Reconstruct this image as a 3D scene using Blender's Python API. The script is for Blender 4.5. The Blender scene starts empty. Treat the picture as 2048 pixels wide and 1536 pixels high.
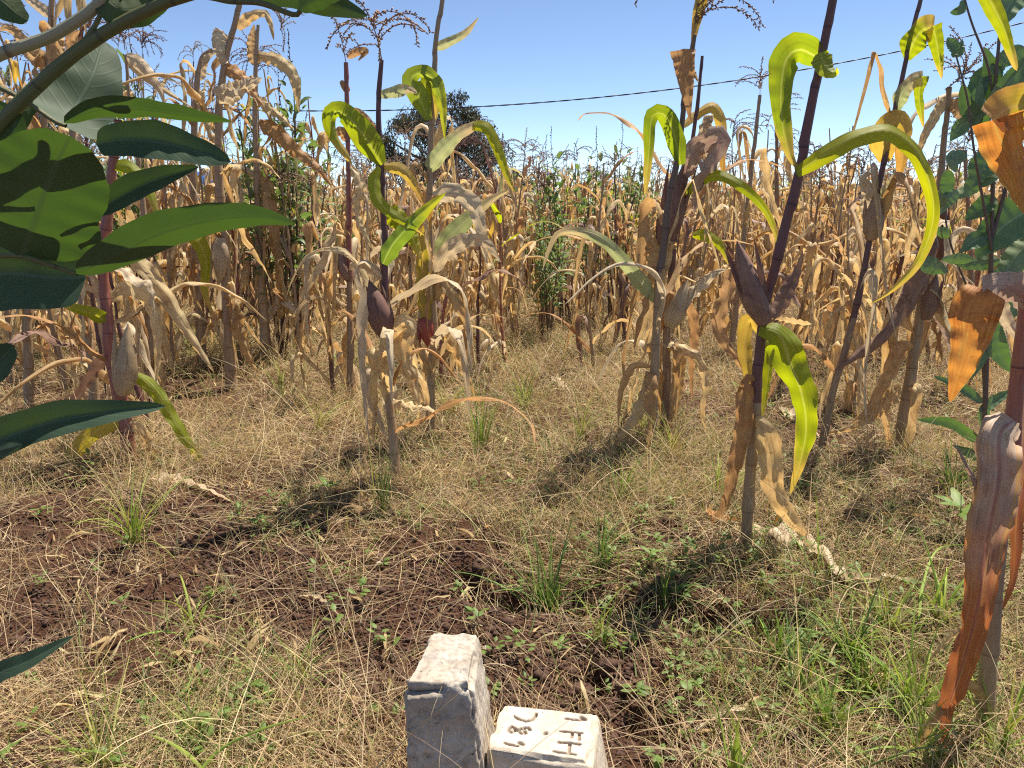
import bpy, math, random
import numpy as np

# ------------------------------------------------------------------ camera, sky, sun, exposure
sc = bpy.context.scene
COL = sc.collection
CAM_H = 1.15
PITCH = math.radians(13.6)
FPX = 1547.0
cam_d = bpy.data.cameras.new('camera')
cam = bpy.data.objects.new('camera', cam_d)
COL.objects.link(cam)
cam.location = (0, 0, CAM_H)
cam.rotation_euler = (math.radians(90) - PITCH, 0, 0)
cam_d.sensor_width = 36.0
cam_d.lens = FPX / 2048 * 36.0
cam_d.clip_start = 0.02
cam_d.clip_end = 2000
sc.camera = cam

SUN_EL, SUN_AZ = math.radians(65), math.radians(46)      # azimuth measured from straight ahead towards the right
world = bpy.data.worlds.new('World')
sc.world = world
world.use_nodes = True
wn = world.node_tree.nodes
bg = wn['Background']
sky = wn.new('ShaderNodeTexSky')
sky.sky_type = 'NISHITA'
sky.sun_disc = False
sky.sun_elevation = SUN_EL
sky.sun_rotation = SUN_AZ
sky.altitude = 3500
sky.air_density = 0.85
sky.dust_density = 0.0
sky.ozone_density = 0.9
world.node_tree.links.new(sky.outputs[0], bg.inputs[0])
bg.inputs[1].default_value = 0.10
sun_d = bpy.data.lights.new('sun', 'SUN')
sun_d.energy = 5.0
sun_d.angle = math.radians(0.5)
sun_d.color = (1.0, 0.915, 0.79)
sun = bpy.data.objects.new('sun', sun_d)
COL.objects.link(sun)
sun.rotation_euler = (math.radians(90) - SUN_EL, 0, math.pi - SUN_AZ)
sun.location = (5, 8, 12)
sc.view_settings.view_transform = 'Standard'
sc.view_settings.look = 'None'
sc.view_settings.exposure = 0.85
sc.view_settings.gamma = 1.0
sc.render.engine = 'CYCLES'
sc.cycles.max_bounces = 7
sc.cycles.diffuse_bounces = 3
sc.cycles.transmission_bounces = 5
sc.cycles.use_denoising = False
sc.cycles.filter_width = 1.15
sc.cycles.sample_clamp_indirect = 4.0

rng = np.random.default_rng(7)
R = random.Random(11)
CP, SP = math.cos(PITCH), math.sin(PITCH)

def P(px, py, Y):
    """point of the place seen at photo pixel px, py at forward distance Y"""
    x = (px - 1024) / FPX
    y = (768 - py) / FPX
    dy = CP + y * SP
    dz = -SP + y * CP
    k = Y / dy
    return np.array((x * k, Y, CAM_H + dz * k))

def Gd(py, z=0.0):
    y = (768 - py) / FPX
    return (CP + y * SP) * (CAM_H - z) / (SP - y * CP)

def G(px, py, z=0.0):
    return P(px, py, Gd(py, z))

def depth(Y, z=0.6):
    return Y * CP + (CAM_H - z) * SP

# ------------------------------------------------------------------ noise and ground height
_tab = rng.random((256, 256))
def vnoise(x, y, s=1.0, o=0):
    x = np.asarray(x, float) / s + 17.3 * o + 100
    y = np.asarray(y, float) / s + 9.7 * o + 100
    xi = np.floor(x).astype(int); yi = np.floor(y).astype(int)
    fx = x - xi; fy = y - yi
    fx = fx * fx * (3 - 2 * fx); fy = fy * fy * (3 - 2 * fy)
    a = _tab[xi % 256, yi % 256]; b = _tab[(xi + 1) % 256, yi % 256]
    c = _tab[xi % 256, (yi + 1) % 256]; d = _tab[(xi + 1) % 256, (yi + 1) % 256]
    return (a * (1 - fx) + b * fx) * (1 - fy) + (c * (1 - fx) + d * fx) * fy - 0.5

def seg_dist(x, y, a, b):
    ax, ay = a; bx, by = b
    dx, dy = bx - ax, by - ay
    t = np.clip(((x - ax) * dx + (y - ay) * dy) / (dx * dx + dy * dy), 0, 1)
    return np.hypot(x - ax - t * dx, y - ay - t * dy)

def g2(px, py):
    p = G(px, py); return (p[0], p[1])
TRENCH = [(g2(960, 1165), g2(1180, 1180), .06, .10), (g2(1180, 1180), g2(1560, 1235), .055, .11),
          (g2(-100, 985), g2(700, 950), .09, .05), (g2(1500, 900), g2(2100, 880), .12, .05)]
PITS = [(930, 1140, .045, .11), (1185, 1330, .05, .08), (1290, 1420, .07, .11), (1160, 1380, .05, .04), (1320, 1075, .07, .05)]
def gh(x, y):
    x = np.asarray(x, float); y = np.asarray(y, float)
    near = np.clip((14 - np.hypot(x, y)) / 8, 0, 1)
    z = vnoise(x, y, 1.3, 1) * .09 + vnoise(x, y, .38, 2) * .05
    z = z + vnoise(x, y, .14, 3) * .026 + vnoise(x, y, .06, 4) * .016 + vnoise(x, y, .03, 5) * .009
    z = z * near
    for a, b, w, d in TRENCH:
        z = z - d * np.exp(-(seg_dist(x, y, a, b) / w) ** 2)
    for px, py, w, d in PITS:
        c = g2(px, py)
        z = z - d * np.exp(-(np.hypot(x - c[0], y - c[1]) / w) ** 2)
    return z

# ------------------------------------------------------------------ materials
def new_mat(name):
    m = bpy.data.materials.new(name)
    m.use_nodes = True
    nt = m.node_tree
    for n in list(nt.nodes): nt.nodes.remove(n)
    return m, nt, nt.nodes, nt.links

def N(nodes, t, **kw):
    n = nodes.new(t)
    for k, v in kw.items():
        if k.startswith('i_'):
            n.inputs[k[2:].replace('_', ' ')].default_value = v
        else:
            setattr(n, k, v)
    return n

def ramp(nodes, stops):
    r = nodes.new('ShaderNodeValToRGB')
    e = r.color_ramp.elements
    while len(e) < len(stops): e.new(0.5)
    for el, (p, c) in zip(e, stops):
        el.position = p; el.color = (*c, 1)
    return r

def mixc(nodes, links, fac, a, b, mode='MIX'):
    m = nodes.new('ShaderNodeMix'); m.data_type = 'RGBA'; m.blend_type = mode
    for sock, v in ((m.inputs[0], fac), (m.inputs[6], a), (m.inputs[7], b)):
        if isinstance(v, (int, float)): sock.default_value = v
        elif isinstance(v, tuple): sock.default_value = (*v, 1)
        else: links.new(v, sock)
    return m.outputs[2]

def math_(nodes, links, op, a, b=0.0, c=0.0):
    m = nodes.new('ShaderNodeMath'); m.operation = op
    for i, v in enumerate((a, b, c)):
        if isinstance(v, (int, float)): m.inputs[i].default_value = v
        else: links.new(v, m.inputs[i])
    return m.outputs[0]

def yel(st):
    return [(p, (c[0], c[1] * 1.02, c[2] * .88)) for p, c in st]

def leaf_mat(name, stops, tip=None, tip_at=.75, trans=.45, tsat=1.5, rough=.55, streak=1.0, blotch=None, mid=None, stripes=None, thue=(1, 1, 1), tval=1.5):
    """blade material: streaks along the blade, random tint per leaf, light coming through"""
    m, nt, nd, lk = new_mat(name)
    uv = N(nd, 'ShaderNodeUVMap'); uv.uv_map = 'UVMap'
    sep = N(nd, 'ShaderNodeSeparateXYZ'); lk.new(uv.outputs[0], sep.inputs[0])
    u, v = sep.outputs[0], sep.outputs[1]
    oi = N(nd, 'ShaderNodeObjectInfo')
    at = N(nd, 'ShaderNodeAttribute'); at.attribute_name = 'tint'
    rnd = math_(nd, lk, 'FRACT', math_(nd, lk, 'ADD', oi.outputs['Random'], at.outputs['Fac']))
    cmb = N(nd, 'ShaderNodeCombineXYZ')
    lk.new(math_(nd, lk, 'MULTIPLY', u, 16.0), cmb.inputs[0])
    lk.new(math_(nd, lk, 'MULTIPLY', v, 2.2), cmb.inputs[1])
    lk.new(math_(nd, lk, 'MULTIPLY', rnd, 37.0), cmb.inputs[2])
    n1 = N(nd, 'ShaderNodeTexNoise', i_Scale=1.0, i_Detail=4.0, i_Roughness=.6); lk.new(cmb.outputs[0], n1.inputs['Vector'])
    tc = N(nd, 'ShaderNodeTexCoord')
    n2 = N(nd, 'ShaderNodeTexNoise', i_Scale=14.0, i_Detail=5.0, i_Roughness=.65); lk.new(tc.outputs['Object'], n2.inputs['Vector'])
    base = math_(nd, lk, 'MULTIPLY_ADD', rnd, .55, math_(nd, lk, 'MULTIPLY', n2.outputs['Fac'], .45))
    rp = ramp(nd, stops); lk.new(base, rp.inputs[0])
    col = rp.outputs[0]
    st = ramp(nd, [(.3, (.62, .58, .55)), (.52, (1, 1, 1)), (.75, (1.12, 1.12, 1.1))]); lk.new(n1.outputs['Fac'], st.inputs[0])
    col = mixc(nd, lk, .8 * streak, col, mixc(nd, lk, 1.0, col, st.outputs[0], 'MULTIPLY'))
    if blotch:
        b2 = N(nd, 'ShaderNodeTexNoise', i_Scale=13.0, i_Detail=8.0, i_Roughness=.75, i_Distortion=.9); lk.new(tc.outputs['Object'], b2.inputs['Vector'])
        f = ramp(nd, [(.50, (0, 0, 0)), (.64, (1, 1, 1))]); lk.new(b2.outputs['Fac'], f.inputs[0])
        col = mixc(nd, lk, math_(nd, lk, 'MULTIPLY', f.outputs[0], .55), col, blotch)
    if tip:
        e = math_(nd, lk, 'ADD', v, math_(nd, lk, 'MULTIPLY', math_(nd, lk, 'SUBTRACT', n2.outputs['Fac'], .5), .5))
        e = math_(nd, lk, 'ADD', e, math_(nd, lk, 'MULTIPLY', math_(nd, lk, 'POWER', math_(nd, lk, 'ABSOLUTE', math_(nd, lk, 'MULTIPLY_ADD', u, 2.0, -1.0)), 5.0), .18))
        mr = N(nd, 'ShaderNodeMapRange'); lk.new(e, mr.inputs[0]); mr.inputs[1].default_value = tip_at; mr.inputs[2].default_value = tip_at + (.22 if tip_at > .3 else .5)
        col = mixc(nd, lk, mr.outputs[0], col, tip)
    if stripes:
        s2 = N(nd, 'ShaderNodeTexNoise', i_Scale=.6, i_Detail=3.0, i_Roughness=.7); lk.new(cmb.outputs[0], s2.inputs['Vector'])
        f = ramp(nd, [(.54, (0, 0, 0)), (.70, (1, 1, 1))]); lk.new(s2.outputs['Fac'], f.inputs[0])
        col = mixc(nd, lk, f.outputs[0], col, stripes)
    if mid:
        au = math_(nd, lk, 'ABSOLUTE', math_(nd, lk, 'SUBTRACT', u, .5))
        mr = N(nd, 'ShaderNodeMapRange'); lk.new(au, mr.inputs[0])
        mr.inputs[1].default_value = .055; mr.inputs[2].default_value = .02
        col = mixc(nd, lk, math_(nd, lk, 'MULTIPLY', mr.outputs[0], .5), col, mid)
    pr = N(nd, 'ShaderNodeBsdfPrincipled', i_Roughness=rough)
    pr.inputs['Specular IOR Level'].default_value = .35
    lk.new(col, pr.inputs['Base Color'])
    bp = N(nd, 'ShaderNodeBump', i_Strength=.6, i_Distance=.004); lk.new(n1.outputs['Fac'], bp.inputs['Height'])
    lk.new(bp.outputs[0], pr.inputs['Normal'])
    tr = N(nd, 'ShaderNodeBsdfTranslucent')
    hs = N(nd, 'ShaderNodeHueSaturation'); hs.inputs['Saturation'].default_value = tsat; hs.inputs['Value'].default_value = tval
    lk.new(col, hs.inputs['Color'])
    lk.new(mixc(nd, lk, 1.0, hs.outputs[0], thue, 'MULTIPLY'), tr.inputs[0])
    mx = N(nd, 'ShaderNodeMixShader'); mx.inputs[0].default_value = trans
    lk.new(pr.outputs[0], mx.inputs[1]); lk.new(tr.outputs[0], mx.inputs[2])
    out = N(nd, 'ShaderNodeOutputMaterial'); lk.new(mx.outputs[0], out.inputs[0])
    return m

M = {}
M['dry'] = leaf_mat('dry_blade', yel([(.1, (.70, .59, .42)), (.32, (.62, .48, .29)), (.5, (.70, .58, .39)), (.66, (.52, .36, .19)), (.82, (.50, .35, .21)), (.95, (.38, .20, .09))]),
                    blotch=(.27, .15, .07), trans=.36, tsat=1.05, thue=(1.05, .88, .70))
M['cream'] = leaf_mat('cream_blade', [(.2, (.66, .56, .38)), (.6, (.60, .47, .30)), (.9, (.66, .58, .42))], blotch=(.42, .30, .17), trans=.3, tsat=1.1, rough=.5)
M['orange'] = leaf_mat('orange_blade', [(.2, (.54, .32, .14)), (.5, (.48, .26, .10)), (.8, (.58, .40, .19))], blotch=(.26, .13, .06), trans=.36, tsat=1.0, stripes=None)
M['brown'] = leaf_mat('brown_blade', [(.2, (.20, .115, .085)), (.5, (.27, .165, .115)), (.8, (.32, .20, .14))], blotch=(.12, .06, .045), trans=.18, tsat=1.1)
M['pinkish'] = leaf_mat('pinkish_blade', [(.2, (.42, .27, .19)), (.5, (.48, .34, .24)), (.8, (.38, .24, .17))], blotch=(.60, .52, .40), trans=.25, tsat=1.0, mid=(.42, .18, .14))
M['redorange'] = leaf_mat('red_orange_blade', [(.2, (.56, .21, .065)), (.5, (.58, .27, .08)), (.8, (.50, .17, .055))], trans=.40, tsat=1.08, stripes=(.56, .40, .12), blotch=(.26, .06, .03))
M['turning'] = leaf_mat('turning_blade', [(.2, (.52, .37, .26)), (.5, (.56, .43, .31)), (.8, (.46, .30, .21))], tip=(.42, .13, .04), tip_at=.05, stripes=(.56, .33, .11), trans=.25, tsat=1.0, mid=(.34, .10, .10), blotch=(.56, .47, .36))
M['lime'] = leaf_mat('lime_blade', [(.2, (.22, .27, .03)), (.5, (.29, .31, .035)), (.8, (.18, .25, .035))], tip=(.44, .33, .13), tip_at=.7, trans=.5, tsat=1.1, streak=.55, rough=.5, mid=(.42, .44, .20), thue=(1.2, 1.12, .5), tval=1.85)
M['green'] = leaf_mat('green_blade', [(.2, (.12, .19, .04)), (.5, (.17, .23, .045)), (.8, (.22, .26, .05))], tip=(.34, .36, .05), tip_at=.6, trans=.45, tsat=1.08, streak=.6, tval=1.9, rough=.48, mid=(.36, .42, .20), thue=(1.2, 1.15, .55))
M['yellow'] = leaf_mat('yellow_blade', [(.2, (.46, .38, .09)), (.5, (.52, .38, .14)), (.8, (.40, .37, .08))], tip=(.48, .30, .13), tip_at=.62, trans=.5, tsat=1.15, streak=.6, mid=(.55, .42, .2), thue=(1.15, 1.05, .6))
M['palegreen'] = leaf_mat('pale_green_blade', [(.2, (.33, .38, .16)), (.5, (.42, .44, .22)), (.8, (.46, .42, .22))], tip=(.56, .44, .25), tip_at=.55, trans=.4, tsat=1.2, streak=.8, mid=(.5, .48, .3))
M['silk'] = leaf_mat('tassel', [(.2, (.42, .30, .18)), (.5, (.34, .20, .13)), (.8, (.46, .36, .22))], trans=.25, tsat=1.1)
M['tassel_dark'] = leaf_mat('tassel_purple', [(.2, (.30, .18, .14)), (.5, (.22, .12, .10)), (.8, (.36, .24, .17))], trans=.2, tsat=1.1)
M['husk'] = leaf_mat('husk', [(.2, (.58, .46, .29)), (.5, (.48, .35, .2)), (.8, (.42, .27, .17))], blotch=(.30, .17, .11), trans=.12, tsat=1.0)
M['husk_brown'] = leaf_mat('husk_brown', [(.2, (.19, .095, .075)), (.5, (.24, .135, .10)), (.8, (.33, .21, .15))], blotch=(.10, .045, .04), trans=.1, tsat=1.1)
M['husk_red'] = leaf_mat('husk_red', [(.2, (.30, .05, .04)), (.5, (.36, .09, .06)), (.8, (.25, .04, .045))], blotch=(.38, .2, .13), trans=.12, tsat=1.1)

def stalk_mat(name, stops, ringcol):
    m, nt, nd, lk = new_mat(name)
    uv = N(nd, 'ShaderNodeUVMap'); uv.uv_map = 'UVMap'
    mp = N(nd, 'ShaderNodeMapping'); mp.inputs['Scale'].default_value = (9, 1.1, 1); lk.new(uv.outputs[0], mp.inputs[0])
    oi = N(nd, 'ShaderNodeObjectInfo')
    at = N(nd, 'ShaderNodeAttribute'); at.attribute_name = 'tint'
    rnd = math_(nd, lk, 'FRACT', math_(nd, lk, 'ADD', oi.outputs['Random'], at.outputs['Fac']))
    cb = N(nd, 'ShaderNodeVectorMath', operation='ADD'); lk.new(mp.outputs[0], cb.inputs[0])
    c3 = N(nd, 'ShaderNodeCombineXYZ'); lk.new(math_(nd, lk, 'MULTIPLY', rnd, 31.0), c3.inputs[2]); lk.new(c3.outputs[0], cb.inputs[1])
    n1 = N(nd, 'ShaderNodeTexNoise', i_Scale=1.6, i_Detail=5.0, i_Roughness=.65); lk.new(cb.outputs[0], n1.inputs['Vector'])
    f = math_(nd, lk, 'MULTIPLY_ADD', rnd, .35, math_(nd, lk, 'MULTIPLY', n1.outputs['Fac'], .65))
    rp = ramp(nd, stops); lk.new(f, rp.inputs[0])
    sep = N(nd, 'ShaderNodeSeparateXYZ'); lk.new(uv.outputs[0], sep.inputs[0])
    fr = math_(nd, lk, 'FRACT', sep.outputs[1])
    mr = N(nd, 'ShaderNodeMapRange'); lk.new(fr, mr.inputs[0]); mr.inputs[1].default_value = .06; mr.inputs[2].default_value = .02
    col = mixc(nd, lk, math_(nd, lk, 'MULTIPLY', mr.outputs[0], .8), rp.outputs[0], ringcol)
    pr = N(nd, 'ShaderNodeBsdfPrincipled', i_Roughness=.5); lk.new(col, pr.inputs['Base Color'])
    bp = N(nd, 'ShaderNodeBump', i_Strength=.5, i_Distance=.002); lk.new(n1.outputs['Fac'], bp.inputs['Height']); lk.new(bp.outputs[0], pr.inputs['Normal'])
    out = N(nd, 'ShaderNodeOutputMaterial'); lk.new(pr.outputs[0], out.inputs[0])
    return m
M['stalk'] = stalk_mat('dry_stalk', [(.25, (.44, .33, .20)), (.42, (.30, .20, .12)), (.52, (.38, .27, .15)), (.62, (.22, .125, .08)), (.8, (.44, .34, .21))], (.20, .12, .075))
M['stalk_purple'] = stalk_mat('purple_stalk', [(.25, (.085, .038, .042)), (.45, (.15, .06, .05)), (.58, (.11, .055, .055)), (.75, (.24, .14, .10))], (.04, .015, .02))
M['stalk_red'] = stalk_mat('red_stalk', [(.25, (.30, .09, .06)), (.5, (.36, .16, .10)), (.7, (.26, .08, .07)), (.85, (.42, .28, .17))], (.10, .03, .03))
M['green_stem'] = stalk_mat('green_stem', [(.2, (.10, .115, .035)), (.5, (.145, .14, .05)), (.8, (.12, .12, .045))], (.06, .055, .03))
M['pale_stem'] = stalk_mat('pale_stem', [(.2, (.30, .29, .17)), (.5, (.36, .33, .2)), (.8, (.26, .23, .13))], (.14, .10, .07))
M['dark_stem'] = stalk_mat('dark_stem', [(.2, (.11, .07, .055)), (.5, (.15, .10, .07)), (.8, (.09, .05, .045))], (.05, .03, .03))

def pinnate_mat(name, top, under, tcol, trans=.35, veins=12.0, rough=.5, spec=.4):
    """broad leaf with a midrib and side veins; the underside is paler"""
    m, nt, nd, lk = new_mat(name)
    uv = N(nd, 'ShaderNodeUVMap'); uv.uv_map = 'UVMap'
    sep = N(nd, 'ShaderNodeSeparateXYZ'); lk.new(uv.outputs[0], sep.inputs[0])
    u, v = sep.outputs[0], sep.outputs[1]
    au = math_(nd, lk, 'ABSOLUTE', math_(nd, lk, 'SUBTRACT', u, .5))
    fr = math_(nd, lk, 'FRACT', math_(nd, lk, 'MULTIPLY', math_(nd, lk, 'SUBTRACT', v, math_(nd, lk, 'MULTIPLY', au, .42)), veins))
    tri = math_(nd, lk, 'ABSOLUTE', math_(nd, lk, 'SUBTRACT', fr, .5))
    vn = N(nd, 'ShaderNodeMapRange'); lk.new(tri, vn.inputs[0]); vn.inputs[1].default_value = .12; vn.inputs[2].default_value = .0
    md = N(nd, 'ShaderNodeMapRange'); lk.new(au, md.inputs[0]); md.inputs[1].default_value = .035; md.inputs[2].default_value = .015
    ve = math_(nd, lk, 'MAXIMUM', math_(nd, lk, 'MULTIPLY', vn.outputs[0], .28), md.outputs[0])
    tc = N(nd, 'ShaderNodeTexCoord')
    n2 = N(nd, 'ShaderNodeTexNoise', i_Scale=30.0, i_Detail=5.0); lk.new(tc.outputs['Object'], n2.inputs['Vector'])
    oi = N(nd, 'ShaderNodeObjectInfo')
    geo = N(nd, 'ShaderNodeNewGeometry')
    c = mixc(nd, lk, geo.outputs['Backfacing'], top, under)
    vr = ramp(nd, [(.3, (.7, .72, .7)), (.7, (1.25, 1.2, 1.15))])
    lk.new(math_(nd, lk, 'MULTIPLY_ADD', oi.outputs['Random'], .4, math_(nd, lk, 'MULTIPLY', n2.outputs['Fac'], .6)), vr.inputs[0])
    c = mixc(nd, lk, 1.0, c, vr.outputs[0], 'MULTIPLY')
    c = mixc(nd, lk, math_(nd, lk, 'MULTIPLY', ve, .45), c, tuple(min(1, a * 1.8 + .05) for a in under))
    pr = N(nd, 'ShaderNodeBsdfPrincipled', i_Roughness=rough); lk.new(c, pr.inputs['Base Color'])
    pr.inputs['Specular IOR Level'].default_value = spec
    bp = N(nd, 'ShaderNodeBump', i_Strength=.45, i_Distance=.0006, invert=True)
    lk.new(math_(nd, lk, 'ADD', ve, math_(nd, lk, 'MULTIPLY', n2.outputs['Fac'], .5)), bp.inputs['Height']); lk.new(bp.outputs[0], pr.inputs['Normal'])
    tr = N(nd, 'ShaderNodeBsdfTranslucent')
    lk.new(mixc(nd, lk, math_(nd, lk, 'MULTIPLY', ve, .5), tcol, tuple(a * .45 for a in tcol)), tr.inputs[0])
    mx = N(nd, 'ShaderNodeMixShader'); mx.inputs[0].default_value = trans
    lk.new(pr.outputs[0], mx.inputs[1]); lk.new(tr.outputs[0], mx.inputs[2])
    out = N(nd, 'ShaderNodeOutputMaterial'); lk.new(mx.outputs[0], out.inputs[0])
    return m
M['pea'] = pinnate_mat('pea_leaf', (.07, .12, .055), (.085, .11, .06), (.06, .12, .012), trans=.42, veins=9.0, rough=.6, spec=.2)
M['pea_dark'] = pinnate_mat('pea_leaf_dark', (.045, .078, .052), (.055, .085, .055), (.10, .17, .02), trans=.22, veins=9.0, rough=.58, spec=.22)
M['serrate'] = pinnate_mat('serrate_leaf', (.17, .25, .13), (.24, .31, .18), (.15, .30, .03), trans=.25, veins=14.0, rough=.5)
M['shrub'] = pinnate_mat('shrub_leaf', (.15, .22, .09), (.21, .26, .14), (.22, .34, .06), trans=.35, veins=7.0, rough=.5)
M['weed'] = pinnate_mat('weed_leaf', (.12, .23, .035), (.17, .26, .06), (.34, .52, .05), trans=.4, veins=6.0, rough=.5)

def col_mat(name, trans=.3, rough=.6, tmul=(1.2, 1.1, .8)):
    m, nt, nd, lk = new_mat(name)
    at = N(nd, 'ShaderNodeAttribute'); at.attribute_name = 'Col'
    pr = N(nd, 'ShaderNodeBsdfPrincipled', i_Roughness=rough); lk.new(at.outputs['Color'], pr.inputs['Base Color'])
    pr.inputs['Specular IOR Level'].default_value = .3
    tr = N(nd, 'ShaderNodeBsdfTranslucent'); lk.new(mixc(nd, lk, 1.0, at.outputs['Color'], tmul, 'MULTIPLY'), tr.inputs[0])
    mx = N(nd, 'ShaderNodeMixShader'); mx.inputs[0].default_value = trans
    lk.new(pr.outputs[0], mx.inputs[1]); lk.new(tr.outputs[0], mx.inputs[2])
    out = N(nd, 'ShaderNodeOutputMaterial'); lk.new(mx.outputs[0], out.inputs[0])
    return m
M['grass'] = col_mat('grass_blade')

# soil
def soil_mat():
    m, nt, nd, lk = new_mat('red_brown_soil')
    tc = N(nd, 'ShaderNodeTexCoord')
    a = N(nd, 'ShaderNodeTexNoise', i_Scale=2.2, i_Detail=8.0, i_Roughness=.65); lk.new(tc.outputs['Object'], a.inputs['Vector'])
    b = N(nd, 'ShaderNodeTexNoise', i_Scale=60.0, i_Detail=6.0, i_Roughness=.7); lk.new(tc.outputs['Object'], b.inputs['Vector'])
    vo = N(nd, 'ShaderNodeTexVoronoi', i_Scale=110.0); lk.new(tc.outputs['Object'], vo.inputs['Vector'])
    f = math_(nd, lk, 'MULTIPLY_ADD', a.outputs['Fac'], .5, math_(nd, lk, 'MULTIPLY', b.outputs['Fac'], .5))
    rp = ramp(nd, [(.3, (.035, .017, .010)), (.5, (.078, .037, .022)), (.66, (.125, .064, .038))]); lk.new(f, rp.inputs[0])
    # farther off the soil lies under a mat of straw
    geo = N(nd, 'ShaderNodeNewGeometry'); sp = N(nd, 'ShaderNodeSeparateXYZ'); lk.new(geo.outputs['Position'], sp.inputs[0])
    mr = N(nd, 'ShaderNodeMapRange'); lk.new(sp.outputs[1], mr.inputs[0]); mr.inputs[1].default_value = 4.0; mr.inputs[2].default_value = 11.0
    mr.inputs[3].default_value = 0.0; mr.inputs[4].default_value = .8
    st = N(nd, 'ShaderNodeTexNoise', i_Scale=35.0, i_Detail=8.0, i_Roughness=.8, i_Distortion=1.5); lk.new(tc.outputs['Object'], st.inputs['Vector'])
    sr = ramp(nd, [(.36, (.09, .05, .028)), (.52, (.29, .21, .11)), (.66, (.40, .33, .18))]); lk.new(st.outputs['Fac'], sr.inputs[0])
    col = mixc(nd, lk, mr.outputs[0], rp.outputs[0], sr.outputs[0])
    pr = N(nd, 'ShaderNodeBsdfPrincipled', i_Roughness=.95); lk.new(col, pr.inputs['Base Color'])
    pr.inputs['Specular IOR Level'].default_value = .15
    h = math_(nd, lk, 'ADD', b.outputs['Fac'], math_(nd, lk, 'MULTIPLY', vo.outputs['Distance'], .6))
    bp = N(nd, 'ShaderNodeBump', i_Strength=.9, i_Distance=.012); lk.new(h, bp.inputs['Height']); lk.new(bp.outputs[0], pr.inputs['Normal'])
    out = N(nd, 'ShaderNodeOutputMaterial'); lk.new(pr.outputs[0], out.inputs[0])
    return m
M['soil'] = soil_mat()

def concrete_mat(old=0):
    m, nt, nd, lk = new_mat('weathered_concrete')
    tc = N(nd, 'ShaderNodeTexCoord')
    a = N(nd, 'ShaderNodeTexNoise', i_Scale=11.0, i_Detail=9.0, i_Roughness=.7); lk.new(tc.outputs['Object'], a.inputs['Vector'])
    b = N(nd, 'ShaderNodeTexNoise', i_Scale=160.0, i_Detail=4.0, i_Roughness=.7); lk.new(tc.outputs['Object'], b.inputs['Vector'])
    v = N(nd, 'ShaderNodeTexVoronoi', i_Scale=95.0, i_Randomness=1.0); lk.new(tc.outputs['Object'], v.inputs['Vector'])
    c = N(nd, 'ShaderNodeTexNoise', i_Scale=26.0, i_Detail=8.0, i_Roughness=.75, i_Distortion=1.2); lk.new(tc.outputs['Object'], c.inputs['Vector'])
    k_ = 1 - .22 * old
    rp = ramp(nd, [(p, tuple(q * k_ for q in c)) for p, c in [(.3, (.40, .31, .22)), (.48, (.56, .48, .38)), (.62, (.64, .58, .49)), (.78, (.50, .46, .39))]]); lk.new(a.outputs['Fac'], rp.inputs[0])
    pits = ramp(nd, [(.10 + .07 * old, (1, 1, 1)), (.17 + .08 * old, (0, 0, 0))]); lk.new(v.outputs['Distance'], pits.inputs[0])
    sel = ramp(nd, [(.56, (0, 0, 0)), (.62, (1, 1, 1))]); lk.new(c.outputs['Fac'], sel.inputs[0])
    pf = math_(nd, lk, 'MULTIPLY', pits.outputs[0], sel.outputs[0])
    stain = ramp(nd, [(.60 - .13 * old, (0, 0, 0)), (.72 - .1 * old, (1, 1, 1))]); lk.new(c.outputs['Fac'], stain.inputs[0])
    col = mixc(nd, lk, math_(nd, lk, 'MULTIPLY', stain.outputs[0], .55), rp.outputs[0], (.17, .125, .095))
    # earth rubbed on the lower part
    sp = N(nd, 'ShaderNodeSeparateXYZ'); lk.new(tc.outputs['Object'], sp.inputs[0])
    mr = N(nd, 'ShaderNodeMapRange'); lk.new(math_(nd, lk, 'ADD', sp.outputs[2], math_(nd, lk, 'MULTIPLY', a.outputs['Fac'], .1)), mr.inputs[0])
    mr.inputs[1].default_value = .12; mr.inputs[2].default_value = .03
    col = mixc(nd, lk, math_(nd, lk, 'MULTIPLY', mr.outputs[0], .6), col, (.20, .11, .07))
    col = mixc(nd, lk, pf, col, (.13, .10, .085))
    at = N(nd, 'ShaderNodeAttribute'); at.attribute_name = 'tint'      # pressed marks are mixed towards dark brown
    col = mixc(nd, lk, math_(nd, lk, 'MULTIPLY', at.outputs['Fac'], .75), col, (.13, .085, .06))
    pr = N(nd, 'ShaderNodeBsdfPrincipled', i_Roughness=.9); lk.new(col, pr.inputs['Base Color'])
    h = math_(nd, lk, 'SUBTRACT', math_(nd, lk, 'MULTIPLY', b.outputs['Fac'], .6), pf)
    bp = N(nd, 'ShaderNodeBump', i_Strength=.8, i_Distance=.003); lk.new(h, bp.inputs['Height']); lk.new(bp.outputs[0], pr.inputs['Normal'])
    out = N(nd, 'ShaderNodeOutputMaterial'); lk.new(pr.outputs[0], out.inputs[0])
    return m
M['concrete'] = concrete_mat(0)
M['concrete_old'] = concrete_mat(1)

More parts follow.
